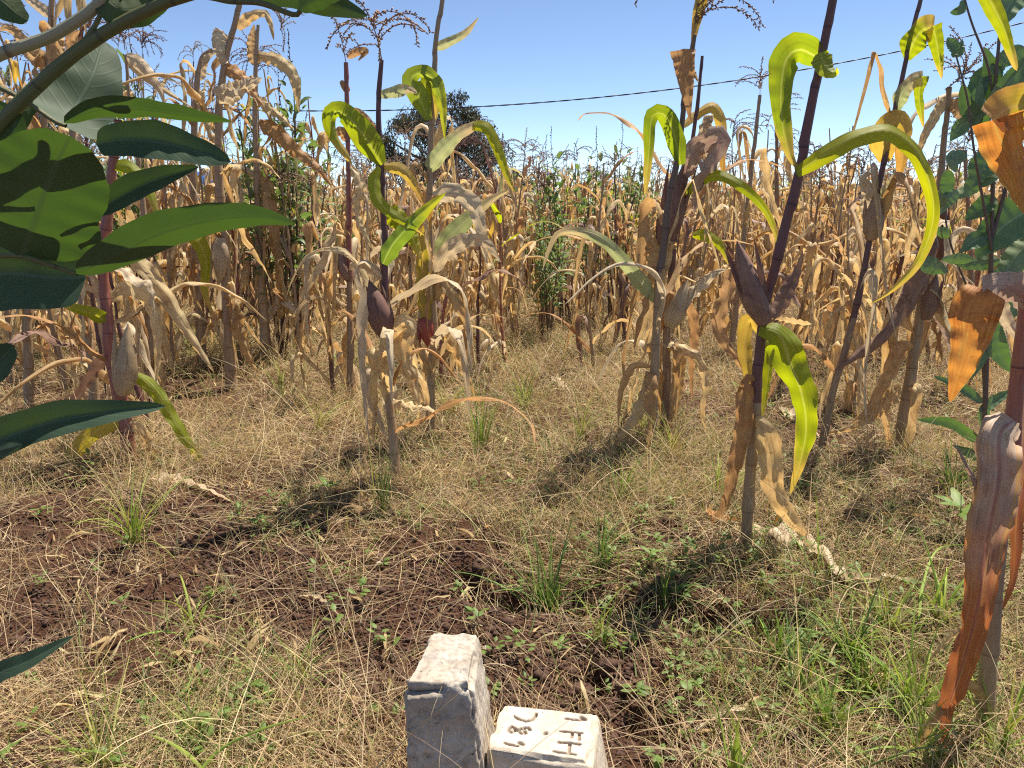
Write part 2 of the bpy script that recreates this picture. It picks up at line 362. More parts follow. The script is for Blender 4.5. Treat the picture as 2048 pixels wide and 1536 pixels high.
def plain(name, col, rough=.7, noise=.3):
    m, nt, nd, lk = new_mat(name)
    tc = N(nd, 'ShaderNodeTexCoord')
    a = N(nd, 'ShaderNodeTexNoise', i_Scale=5.0, i_Detail=6.0); lk.new(tc.outputs['Object'], a.inputs['Vector'])
    c = mixc(nd, lk, a.outputs['Fac'], tuple(x * (1 - noise) for x in col), tuple(min(1, x * (1 + noise)) for x in col))
    pr = N(nd, 'ShaderNodeBsdfPrincipled', i_Roughness=rough); lk.new(c, pr.inputs['Base Color'])
    out = N(nd, 'ShaderNodeOutputMaterial'); lk.new(pr.outputs[0], out.inputs[0])
    return m
M['bark'] = plain('bark', (.10, .075, .055), .9)
M['cable'] = plain('cable', (.02, .022, .03), .5)
M['blue_roof'] = plain('blue_sheet_roof', (.05, .16, .42), .45)
M['wall'] = plain('pale_wall', (.55, .54, .52), .85)
M['window'] = plain('dark_window', (.04, .05, .06), .2)
M['clod'] = plain('soil_clod', (.085, .043, .027), .95, .45)

# ------------------------------------------------------------------ mesh building
class MB:
    def __init__(s):
        s.V = []; s.n = 0; s.F = []; s.T = []; s.UV = []; s.C = []; s.has_c = False
    def add(s, V, F, uv=None, mat=0, tint=0.0, col=None):
        V = np.asarray(V, float).reshape(-1, 3); F = np.asarray(F, int)
        n = len(V)
        s.V.append(V)
        s.UV.append(np.zeros((n, 2)) if uv is None else np.asarray(uv, float).reshape(-1, 2))
        tt = np.full(n, tint, float) if np.isscalar(tint) else np.asarray(tint, float)
        s.T.append(tt)
        if col is not None: s.has_c = True
        s.C.append(np.ones((n, 3)) if col is None else np.broadcast_to(np.asarray(col, float), (n, 3)))
        s.F.append((F + s.n, mat)); s.n += n
        return s
    def merged(s, Mx=None, tint=None):
        pass
    def mesh(s, name, mats, smooth=True):
        me = bpy.data.meshes.new(name)
        V = np.concatenate(s.V)
        me.vertices.add(len(V)); me.vertices.foreach_set('co', V.astype(np.float32).ravel())
        idx = []; tot = []; mi = []
        for F, m in s.F:
            if len(F) == 0: continue
            idx.append(F.ravel()); tot.append(np.full(len(F), F.shape[1])); mi.append(np.full(len(F), m) if np.isscalar(m) else m)
        idx = np.concatenate(idx); tot = np.concatenate(tot); mi = np.concatenate(mi)
        me.loops.add(len(idx)); me.loops.foreach_set('vertex_index', idx.astype(np.int32))
        me.polygons.add(len(tot))
        st = np.concatenate(([0], np.cumsum(tot)[:-1]))
        me.polygons.foreach_set('loop_start', st.astype(np.int32))
        me.polygons.foreach_set('material_index', mi.astype(np.int32))
        if smooth: me.polygons.foreach_set('use_smooth', np.ones(len(tot), bool))
        me.update(calc_edges=True)
        uv = me.uv_layers.new(name='UVMap')
        UV = np.concatenate(s.UV)[idx]
        uv.data.foreach_set('uv', UV.astype(np.float32).ravel())
        T = np.concatenate(s.T)
        if T.any():
            a = me.attributes.new('tint', 'FLOAT', 'POINT'); a.data.foreach_set('value', T.astype(np.float32))
        if s.has_c:
            C = np.concatenate(s.C); C4 = np.concatenate((C, np.ones((len(C), 1))), 1)
            a = me.attributes.new('Col', 'FLOAT_COLOR', 'POINT'); a.data.foreach_set('color', C4.astype(np.float32).ravel())
        for m in mats: me.materials.append(m)
        return me

def obj(name, me, parent=None, **props):
    o = bpy.data.objects.new(name, me); COL.objects.link(o)
    if parent is not None: o.parent = parent
    for k, v in props.items(): o[k] = v
    return o

def thing(name, label, cat, loc=(0, 0, 0), group=None):
    o = bpy.data.objects.new(name, None); COL.objects.link(o)
    o.empty_display_size = .1
    o.location = loc; o['label'] = label; o['category'] = cat
    if group: o['group'] = group
    return o

def catmull(pts, n):
    pts = np.asarray(pts, float)
    if len(pts) == 2:
        t = np.linspace(0, 1, n)[:, None]; return pts[0] * (1 - t) + pts[1] * t
    p = np.vstack((2 * pts[0] - pts[1], pts, 2 * pts[-1] - pts[-2]))
    d = np.linalg.norm(np.diff(pts[:, :3], axis=0), axis=1) + 1e-6
    cum = np.concatenate(([0], np.cumsum(d))); cum /= cum[-1]
    out = []
    for t in np.linspace(0, 1, n):
        i = min(np.searchsorted(cum, t, side='right') - 1, len(pts) - 2); i = max(i, 0)
        u = (t - cum[i]) / (cum[i + 1] - cum[i])
        a, b, c, e = p[i], p[i + 1], p[i + 2], p[i + 3]
        out.append(.5 * ((2 * b) + (-a + c) * u + (2 * a - 5 * b + 4 * c - e) * u * u + (-a + 3 * b - 3 * c + e) * u ** 3))
    return np.array(out)

def norm(v):
    return v / (np.linalg.norm(v, axis=-1, keepdims=True) + 1e-9)

def tangents(p):
    return norm(np.gradient(p, axis=0))

def grid_faces(nv, nu):
    i = np.arange(nv - 1)[:, None] * nu + np.arange(nu - 1)[None, :]
    i = i.ravel()
    return np.stack((i, i + 1, i + nu + 1, i + nu), 1)

def maize_profile(t):
    return np.minimum(1, .45 + t * 4.0) * np.power(np.clip(1 - t, 0, 1), .62) * (1 + .15 * np.sin(t * 3.1))

def ovate_profile(t, e=1.0):
    t = np.clip(t, 0, 1)
    return np.power(np.sin(np.pi * np.power(t, .78)), .85 * e) * (1 - .25 * t)

def ribbon(path, half, side, nu=5, curl=.8, ripple=.12, rip_n=9, seed=0, prof=maize_profile, twist=None, serr=0, crumple=None):
    """blade along path (n,3); half = greatest half width; side (n,3) = direction of its width"""
    r = np.random.default_rng(seed)
    n = len(path); t = np.linspace(0, 1, n); T = tangents(path)
    S = norm(side - (side * T).sum(1)[:, None] * T)
    Nn = norm(np.cross(S, T))
    if twist is not None:
        a = np.interp(t, np.linspace(0, 1, len(twist)), twist)[:, None]
        S, Nn = S * np.cos(a) + Nn * np.sin(a), Nn * np.cos(a) - S * np.sin(a)
    w = half * prof(t)
    w = w * (1 + .10 * np.interp(t, np.linspace(0, 1, 8), r.uniform(-1, 1, 8)))
    if serr: w = w * (1 + .03 * np.sin(t * serr * math.pi * 2))
    cu = np.maximum(.05, curl * (1 + .5 * np.interp(t, np.linspace(0, 1, 6), r.uniform(-1, 1, 6))))
    us = np.linspace(-1, 1, nu)
    if crumple is None: crumple = max(0, ripple - .1) * 2.2
    if ripple <= .12: crumple = 0
    kn = max(4, n // 2); edge_rag = 1 + np.clip(crumple, 0, .4) * .5 * r.uniform(-1, .6, (n, 2))
    V = np.zeros((n, nu, 3))
    ph = r.uniform(0, 6.28, 2); fr = rip_n * r.uniform(.7, 1.3, 2)
    for k, u in enumerate(us):
        ang = u * cu
        R_ = w / cu
        if curl <= 1.15:                        # keeled blade: two nearly flat halves that meet at the midrib
            f = cu * .55; x = u * w * np.cos(f); z = w * (abs(u) * np.sin(f) - .22 * np.sin(f) * u * u)
        else: x = R_ * np.sin(ang); z = R_ * (1 - np.cos(ang)) * 1.2
        rp = ripple * w * abs(u) * np.sin(t * fr[0 if u < 0 else 1] * 6.28 + ph[0 if u < 0 else 1]) * 1.6
        rp = rp + ripple * w * .5 * np.interp(t, np.linspace(0, 1, 14), r.uniform(-1, 1, 14))
        cr = np.interp(t, np.linspace(0, 1, kn), r.uniform(-1, 1, kn)) * w * crumple * (1.0 if abs(u) > .1 else .6)
        rp = rp + cr
        if abs(u) > .99: x = x * edge_rag[:, 0 if u < 0 else 1]
        V[:, k] = path + S * x[:, None] + Nn * (z + rp)[:, None]
    UV = np.stack(np.meshgrid(np.linspace(0, 1, nu), t), -1)
    return V.reshape(-1, 3), grid_faces(n, nu), UV.reshape(-1, 2)

def tube(path, rad, ns=7, vscale=None, ridge=0.0):
    n = len(path); T = tangents(path)
    ref = np.array((0.03, 1, 0.02)); ref = ref if abs(T[0] @ ref) < .9 else np.array((1., 0, 0))
    A = norm(np.cross(T, ref)); B = np.cross(T, A)
    rad = np.broadcast_to(np.asarray(rad, float), (n,))
    a = np.linspace(0, 2 * math.pi, ns + 1)
    rr = rad[:, None] * (1 + ridge * np.cos(a * 4))[None, :]
    V = path[:, None, :] + A[:, None, :] * (np.cos(a)[None, :] * rr)[..., None] + B[:, None, :] * (np.sin(a)[None, :] * rr)[..., None]
    L = np.concatenate(([0], np.cumsum(np.linalg.norm(np.diff(path, axis=0), axis=1))))
    if vscale is None: vscale = 1 / .16
    UV = np.stack(np.meshgrid(np.linspace(0, 1, ns + 1), L * vscale), -1)
    F = grid_faces(n, ns + 1)
    return V.reshape(-1, 3), F, UV.reshape(-1, 2)

def stalk_geo(pts, r0, r1, node=.16, ns=8, n=None, sheath=True, seed=0):
    pts = np.asarray(pts, float)
    L = np.linalg.norm(np.diff(pts, axis=0), axis=1).sum()
    n = n or max(8, int(L / .022))
    path = catmull(pts, n)
    t = np.linspace(0, 1, n); s = t * L
    k = np.floor(s / node)
    path = path + np.stack((np.sin(k * 2.4 + seed) * .0022 * (s > .05), np.cos(k * 1.7 + seed) * .0022 * (s > .05), 0 * s), 1)
    fr = (s / node) % 1
    r = (r0 + (r1 - r0) * t ** .8)
    r = r * (1 + .09 * np.exp(-((fr - .03) / .05) ** 2) + .09 * np.exp(-((fr - 1.0) / .04) ** 2))
    if sheath: r = r * (1 + .16 * np.clip(1 - fr, 0, 1) * (np.sin(k * 5.1 + seed) > -.3))
    return tube(path, r, ns, 1 / node)

def spindle(a, b, rad, ns=12, nv=12, ridges=.06, seed=0, blunt=.6):
    r = np.random.default_rng(seed)
    a = np.asarray(a, float); b = np.asarray(b, float)
    path = catmull([a, (a + b) / 2 + r.uniform(-1, 1, 3) * rad * .15, b], nv)
    t = np.linspace(0, 1, nv)
    rr = rad * np.interp(t, [0, .08, .22, .4, .6, .8, .93, 1], [.42, .72, .96, 1, .82, .5, .2, .04])
    V, F, UV = tube(path, rr, ns, 1.0)
    c = np.repeat(path, ns + 1, 0)
    ang = np.tile(np.linspace(0, 2 * math.pi, ns + 1), nv)
    m = 1 + ridges * np.sin(ang * 5 + seed) + ridges * .6 * np.sin(ang * 3 + np.repeat(t, ns + 1) * 4)
    V = c + (V - c) * m[:, None]
    UV[:, 1] = np.repeat(t, ns + 1) * .8
    UV[:, 0] = UV[:, 0] * 2
    return V, F, UV

# ------------------------------------------------------------------ maize leaf library (local frame: leaf leaves the stalk towards +X)
def droop_path(r, kind, L, n):
    ds = L / (n - 1)
    if kind == 'hang': e0, e1, k0, k1 = r.uniform(40, 75), r.uniform(-93, -74), r.uniform(.03, .16), r.uniform(.2, .32)
    elif kind == 'arch': e0, e1, k0, k1 = r.uniform(45, 70), r.uniform(-80, -55), r.uniform(.15, .3), r.uniform(.6, .9)
    elif kind == 'fold': e0, e1, k0, k1 = r.uniform(60, 80), r.uniform(-95, -75), r.uniform(.28, .45), r.uniform(.47, .53)
    else: e0, e1, k0, k1 = r.uniform(20, 50), r.uniform(-45, -15), r.uniform(.2, .4), r.uniform(.8, 1)
    az = 0.0; p = np.zeros(3); out = [p.copy()]
    daz = r.uniform(-1, 1)
    for i in range(1, n):
        t = i / (n - 1)
        q = min(1, max(0, (t - k0) / (k1 - k0))); q = q * q * (3 - 2 * q)
        el = math.radians(e0 + (e1 - e0) * q + 7 * math.sin(t * 8 + daz * 5) * q)
        az = daz * t * 1.0 + .25 * math.sin(t * 7 + daz * 9)
        p = p + ds * np.array((math.cos(el) * math.cos(az), math.cos(el) * math.sin(az), math.sin(el)))
        out.append(p.copy())
    out = np.array(out)
    out[:, 0] = np.maximum(out[:, 0], .01 + .004 * np.arange(n) / n)
    return out

def leaf_geo(seed, kind, L, half, n=18, nu=5, curl=1.4, ripple=.2, tw=2.2):
    r = np.random.default_rng(seed)
    path = droop_path(r, kind, L, n)
    side = np.tile(np.array((0.0, 1.0, 0.0)), (n, 1))
    tws = [0, r.uniform(-.3, .3) * tw, r.uniform(-.7, .7) * tw, r.uniform(-.9, .9) * tw]
    return ribbon(path, half, side, nu, curl, ripple, 4, seed, twist=tws)

LEAVES = {'dry': [], 'orange': [], 'cream': [], 'lime': [], 'brown': [], 'palegreen': []}
kinds = ['hang', 'hang', 'fold', 'hang', 'hang', 'arch', 'fold', 'stiff']
for i in range(34):
    g = leaf_geo(100 + i, kinds[i % 8], R.uniform(.5, .95), R.choice([R.uniform(.016, .026), R.uniform(.028, .044)]), 26, 6, R.uniform(.5, 1.7), .28)
    m = ['dry', 'dry', 'dry', 'cream', 'dry', 'orange', 'dry', 'brown', 'dry', 'dry'][i % 10]
    LEAVES[m].append(MB().add(*g).mesh('maize_leaf', [M[m]]))
for i in range(6):
    g = leaf_geo(300 + i, ['arch', 'fold', 'arch', 'stiff'][i % 4], R.uniform(.4, .6), R.uniform(.018, .026), 18, 5, .7, .12, 1.2)
    LEAVES['lime'].append(MB().add(*g).mesh('maize_leaf', [M['lime' if i % 2 else 'green']]))
    g = leaf_geo(340 + i, ['arch', 'fold', 'hang'][i % 3], R.uniform(.4, .6), R.uniform(.018, .026), 18, 5, 1.0, .16, 1.6)
    LEAVES['palegreen'].append(MB().add(*g).mesh('maize_leaf', [M['yellow' if i % 2 else 'palegreen']]))

def spikelets(path, r, step, size):
    """small pointed spikelets set along a tassel branch"""
    L = np.linalg.norm(np.diff(path, axis=0), axis=1).sum(); k = max(3, int(L / step))
    pp = catmull(path, k); T = tangents(pp)
    V = []; F = []
    for i in range(k):
        d = norm(T[i] * .8 + r.normal(0, .55, 3)); s = norm(np.cross(d, r.normal(0, 1, 3))); q = np.cross(d, s)
        a = pp[i]; w = size * .24
        b = len(V) * 1
        c = a + d * size * .45
        V += [a, c + s * w, c + q * w, c - s * w * .8 - q * w * .8, a + d * size]
        o = 5 * i
        F += [(o, o + 1, o + 2), (o, o + 2, o + 3), (o, o + 3, o + 1), (o + 4, o + 2, o + 1), (o + 4, o + 3, o + 2), (o + 4, o + 1, o + 3)]
    return np.array(V), np.array(F)

def tassel_mb(seed, nb=11, L=.26, droop=1.0, detail=1.0, lean=0.0):
    r = np.random.default_rng(seed); mb = MB()
    main = catmull([(0, 0, 0), (lean * .02, 0, L * .35), (lean * .07, 0, L * .7), (lean * .16, 0, L * (1.05 - .25 * abs(lean)))], 10)
    mb.add(*tube(main, np.linspace(.0022, .0012, 10), 4, 6))
    V, F = spikelets(main[3:], r, .0042 / detail, .014); mb.add(V, F)
    for i in range(nb):
        z = r.uniform(.12, .55) * L; az = r.uniform(0, 6.28); bl = r.uniform(.55, .95) * L
        el = r.uniform(.5, 1.1); p = catmull(main, 20)[int(z / L * 19)].copy(); pts = [p.copy()]
        de = droop * r.uniform(1.2, 2.6)
        for k in range(7):
            p = p + bl / 7 * np.array((math.cos(el) * math.cos(az), math.cos(el) * math.sin(az), math.sin(el)))
            el -= de / 7; az += r.uniform(-.15, .15); pts.append(p.copy())
        pts = np.array(pts)
        mb.add(*tube(pts, np.linspace(.0018, .0012, 8), 3, 6))
        V, F = spikelets(pts, r, .0052 / detail, .013); mb.add(V, F)
    return mb
TASSELS = [tassel_mb(500 + i, R.choice([7, 9, 12, 14]), R.uniform(.22, .3), R.uniform(.5, 1.6), 1.0, R.uniform(-1.5, 1.5)).mesh('tassel', [M['silk' if i % 3 else 'tassel_dark']]) for i in range(9)]

EARS = []
for i in range(5):
    mb = MB(); L = R.uniform(.17, .22)
    mb.add(*spindle((0, 0, 0), (0, 0, L), R.uniform(.022, .028), 12, 12, .07, i))
    me = mb.mesh('ear', [M[['husk', 'husk', 'husk_brown', 'husk', 'husk'][i]]])
    hl = MB()
    for k in range(4):
        r = np.random.default_rng(900 + i * 7 + k); az = k * 1.6 + r.uniform(0, .6)
        o = np.array((math.cos(az), math.sin(az), 0))
        path = catmull([o * .016 + np.array((0, 0, L * .35)), o * .03 + np.array((0, 0, L * .7)), o * r.uniform(.03, .06) + np.array((0, 0, L * r.uniform(.95, 1.15)))], 8)
        side = np.tile(np.cross(o, (0, 0, 1)), (8, 1))
        hl.add(*ribbon(path, .016, side, 4, 1.4, .2, 3, 900 + k, prof=lambda t: np.minimum(1, .5 + 2 * t) * (1 - t) ** .6))
    EARS.append((me, hl.mesh('husk_leaf', [M['husk' if i != 2 else 'husk_brown']])))

STALKS = []
for i in range(12):
    H = 1.0; a = [R.uniform(-.03, .03) for _ in range(6)]
    pts = [(0, 0, -.04), (a[0], a[1], .35), (a[2], a[3], .7), (a[4] * 1.6, a[5] * 1.6, 1.0)]
    hh = R.choice([1.5, 1.6, 1.7, 1.85])
    pts = [(p[0] * 1.2, p[1] * 1.2, p[2] * hh) for p in pts]
    m = ['stalk', 'stalk', 'stalk', 'stalk_red', 'stalk', 'stalk_purple'][i % 6]
    V, F, UV = stalk_geo(pts, R.uniform(.011, .015), .004, R.uniform(.13, .18), 7, 60, True, i)
    STALKS.append((MB().add(V, F, UV).mesh('stalk', [M[m]]), np.array(pts)))

def along(pts, t):
    c = catmull(pts, 41)
    return c[int(round(np.clip(t, 0, 1) * 40))]

def place_plant(x, y, H, label, group, seed, mix='dry', nleaf=None, tassel=True, ears=1, lo=.1):
    """one maize plant of the field: stalk, leaves, ears and tassel as parts"""
    r = random.Random(seed)
    z = float(gh(x, y))
    t = thing('maize_plant', label, 'maize plant', (x, y, z), group)
    rz = r.uniform(0, 6.28); t.rotation_euler = (r.gauss(0, .08), r.gauss(0, .08), rz)
    sme, pts = r.choice(STALKS)
    s = H / pts[-1][2]
    so = obj('stalk', sme, t); so.scale = (min(1.3, .9 + .2 * s), min(1.3, .9 + .2 * s), s)
    P3 = pts * np.array((1, 1, s))
    nl = nleaf or r.randint(12, 17)
    az = r.uniform(0, 6.28)
    for i in range(nl):
        q = lo + (.93 - lo) * (i + r.uniform(0, .5)) / nl
        k = r.random()
        if mix == 'green' and q > .5: m = 'lime' if k < .6 else 'palegreen'
        elif mix == 'turning' and q > .45: m = 'palegreen' if k < .3 else ('lime' if k < .45 else 'dry')
        else: m = 'dry' if k < .66 else ('orange' if k < .82 else ('cream' if k < .92 else 'brown'))
        lo_ = obj('leaf', r.choice(LEAVES[m]), t)
        lo_.location = along(P3, q)
        az += math.pi + r.uniform(-.7, .7)
        lo_.rotation_euler = (r.uniform(-.15, .15), r.uniform(-.25, .25), az)
        sc_ = r.uniform(.75, 1.15) * (1.0 if q < .75 else .75)
        lo_.scale = (sc_, sc_ * r.choice([1, 1, -1]), sc_)
    if ears:
        for i in range(ears):
            em, hm = r.choice(EARS)
            e = obj('ear', em, t); q = r.uniform(.38, .58)
            e.location = along(P3, q); a = r.uniform(0, 6.28)
            tilt = r.choice([r.uniform(.15, .45), r.uniform(2.3, 2.9)])
            e.rotation_euler = (0, tilt, a)
            h = obj('husk_leaf', hm, e)
    if tassel:
        ta = obj('tassel', r.choice(TASSELS), t); ta.location = P3[-1]
        ta.rotation_euler = (r.gauss(0, .18), r.gauss(0, .18), r.uniform(0, 6.28)); k = r.uniform(.75, 1.1); ta.scale = (k, k, k)
    return t

# ================================================================== THE SETTING
def axis(lims, fine, n_far, far):
    a, b = lims
    core = np.arange(a, b, fine)
    g = np.power(np.linspace(0, 1, n_far + 1)[1:], 2.6)
    return np.concatenate((a - g[::-1] * (far + a if a > 0 else far), core, b + g * far))
gx = axis((-1.5, 1.5), .0135, 70, 420)
gy = np.concatenate((-np.power(np.linspace(1, 0, 14)[:-1], 2) * 60 + .8, np.arange(.8, 3.4, .0135), 3.4 + np.power(np.linspace(0, 1, 150)[1:], 2.4) * 600))
X, Y = np.meshgrid(gx, gy)
Z = gh(X, Y)
mb = MB(); mb.add(np.stack((X, Y, Z), -1).reshape(-1, 3), grid_faces(len(gy), len(gx)))
obj('ground', mb.mesh('ground', [M['soil']]), kind='structure')

# ------------------------------------------------------------------ far tree, small trees, house, cable
def far_tree(label, px, py_base, Yd, blobs, leafn, size, trunk_r, seed, cols, group=None, hz=0.0):
    r = np.random.default_rng(seed)
    c = P(px, 395, Yd)
    t = thing('tree', label, 'tree', (c[0], Yd, 0), group)
    mb = MB()
    top = max(b[2] for b in blobs)
    path = catmull([(0, 0, -.2), (trunk_r, 0, top * .25), (-trunk_r, 0, top * .5), (0, 0, top * .8)], 14)
    mb.add(*tube(path, np.linspace(trunk_r, trunk_r * .2, 14), 8, 1))
    for b in blobs:
        e = np.array((b[0], b[1], b[2])); s = np.array((0, 0, top * r.uniform(.15, .4)))
        mb.add(*tube(catmull([s, (s + e) / 2 + r.normal(0, .3, 3), e], 8), np.linspace(trunk_r * .45, trunk_r * .1, 8), 5, 1))
    obj('trunk', mb.mesh('trunk', [M['bark']]), t)
    # crown: many drooping leaf sprays through the volume of the clumps
    w = np.array([b[3] ** 2 for b in blobs]); w = w / w.sum()
    bi = r.choice(len(blobs), leafn, p=w)
    B = np.array(blobs)[bi]
    d = norm(r.normal(0, 1, (leafn, 3))) * np.power(r.random((leafn, 1)), .45)
    C = B[:, :3] + d * B[:, 3:4] * np.array((1, 1, .85))
    nz = vnoise(C[:, 0] + C[:, 1] * .5, C[:, 2], .9, seed) + .5 * vnoise(C[:, 0], C[:, 2] + C[:, 1], .4, seed + 3)
    C = C[nz > -.15]; n = len(C)
    hang = norm(np.stack((r.normal(0, .5, n), r.normal(0, .5, n), -np.abs(r.normal(.9, .4, n))), -1))
    sd = norm(np.cross(hang, r.normal(0, 1, (n, 3))))
    L = size * r.uniform(.6, 1.6, (n, 1)); W = size * .14 * r.uniform(.6, 1.5, (n, 1))
    V = np.stack((C, C + hang * L * .5 + sd * W, C + hang * L, C + hang * L * .5 - sd * W), 1)
    ci = r.choice(len(cols), n, p=None)
    hi = (C[:, 2] / top)
    colr = np.array(cols)[ci] * r.uniform(.7, 1.35, (n, 1))
    mb = MB(); mb.add(V.reshape(-1, 3), np.arange(n * 4).reshape(n, 4), None, 0, 0.0, np.repeat(colr, 4, 0))
    o = obj('crown', mb.mesh('crown', [M['grass']], False), t); o['kind'] = 'stuff'
    return t
bl = []
r_ = np.random.default_rng(21)
for (cx, cz, rr) in [(-3.6, 2.4, 1.9), (-4.0, 4.2, 1.3), (-2.2, 4.6, 1.9), (-1.0, 6.0, 1.6), (.2, 6.9, 1.25), (.9, 5.6, 1.9), (2.4, 4.7, 1.8), (3.4, 3.4, 1.6), (0, 3.4, 2.5), (2.8, 1.8, 1.7), (-1.5, 2, 2), (1.2, 7.7, .7), (-2.9, 6.0, .9), (4.6, 2.1, .9), (1.9, 6.6, .8), (-4.6, 5.6, .55)]:
    bl.append((cx * 1.12, r_.uniform(-1.8, 1.8), cz * 1.04 + .35, rr * 1.12))
far_tree('big dark tree with drooping twigs standing alone beyond the maize field', 884, 395, 60, bl, 36000, .26, .28, 31,
         [(.05, .055, .035), (.08, .07, .052), (.045, .06, .03), (.10, .085, .065), (.05, .07, .032)])
far_tree('low bushy green tree at the right foot of the big dark tree', 1012, 395, 57, [(0, 0, 1.6, 1.2), (1.2, .4, 1.9, 1.0), (-1, 0, 1.4, .9), (.7, 0, 2.7, .6)], 5000, .22, .1, 33,
         [(.05, .06, .03), (.07, .085, .04)])
for i, (px, Yd, s, lab) in enumerate([(1690, 150, 1.0, 'small dark tree on the horizon right of the tall purple stalk'), (1880, 140, 1.3, 'dark round tree on the horizon behind the leafy shrub'),
                                      (1150, 130, 1.1, 'distant dark tree on the horizon right of the big tree'), (1290, 120, .9, 'low dark tree on the horizon between big tree and leaning stalks'),
                                      (60, 45, 1.9, 'dark tree behind the dry maize at the left edge'), (560, 110, 1.0, 'distant tree on the horizon behind the green shrubs at left'),
                                      (1420, 160, 1.1, 'farthest small tree on the horizon behind the arching lime blade')]):
    rr = np.random.default_rng(60 + i)
    b = [(rr.uniform(-2.2, 2.2) * s, rr.uniform(-1.5, 1.5), s * rr.uniform(1.2, 2.6), s * rr.uniform(.9, 1.5)) for _ in range(7)]
    far_tree(lab, px, 395, Yd, b, 3500, .34, .15 * s, 70 + i, [(.045, .055, .03), (.06, .07, .035), (.05, .05, .035)])

def box(mb, c, s, mat=0):
    c = np.array(c, float); s = np.array(s, float) / 2
    V = np.array([(x, y, z) for x in (-1, 1) for y in (-1, 1) for z in (-1, 1)]) * s + c
    F = [(0, 1, 3, 2), (4, 6, 7, 5), (0, 4, 5, 1), (2, 3, 7, 6), (0, 2, 6, 4), (1, 5, 7, 3)]
    mb.add(V, F, None, mat)
hc = P(505, 395, 70)
ht = thing('house', 'far pale house with blue sheet roof showing through the left maize', 'house', (hc[0], 70, 0))
mb = MB(); box(mb, (0, 0, 1.1), (8.5, 5, 2.3)); obj('wall', mb.mesh('wall', [M['wall']], False), ht)
mb = MB()
for s in (-1, 1):
    V = np.array([(-4.8, s * 3.0, 2.1), (4.8, s * 3.0, 2.1), (4.8, 0, 3.3), (-4.8, 0, 3.3)]); V2 = V + np.array((0, 0, -.08))
    mb.add(np.vstack((V, V2)), [(0, 1, 2, 3), (7, 6, 5, 4), (0, 4, 5, 1), (1, 5, 6, 2), (3, 2, 6, 7), (0, 3, 7, 4)])
obj('roof', mb.mesh('roof', [M['blue_roof']], False), ht)
wm = None
for k in range(3):
    if wm is None:
        mb = MB(); box(mb, (0, 0, 0), (1.0, .08, .9)); wm = mb.mesh('window', [M['window']], False)
    w = obj('window', wm, ht); w.location = (-2.8 + 2.8 * k, -2.53, 1.4)

ts = np.linspace(-900, 3000, 60)
path = np.array([P(x, 222 - 9.05e-5 * (x - 650) ** 2 * (1 if x > 650 else .9), 15) for x in ts])
c2 = []
for k in range(2):
    ph = np.linspace(0, 400, 600) + k * math.pi
    pp = catmull(path, 600); pp = pp + np.stack((0 * ph, np.sin(ph) * .006, np.cos(ph) * .006), -1); c2.append(pp)
mb = MB()
for pp in c2: mb.add(*tube(pp, .0075, 5, 1))
o = obj('power_cable', mb.mesh('power_cable', [M['cable']])); o['label'] = 'thin twisted dark service cable sagging across the sky'; o['category'] = 'power cable'

# ================================================================== CONCRETE BLOCKS
def n3(p, s, o):
    return (vnoise(p[:, 0], p[:, 1] + p[:, 2] * .6, s, o) + vnoise(p[:, 1], p[:, 2] - p[:, 0] * .4, s, o + 1) + vnoise(p[:, 2], p[:, 0], s, o + 2)) / 1.6

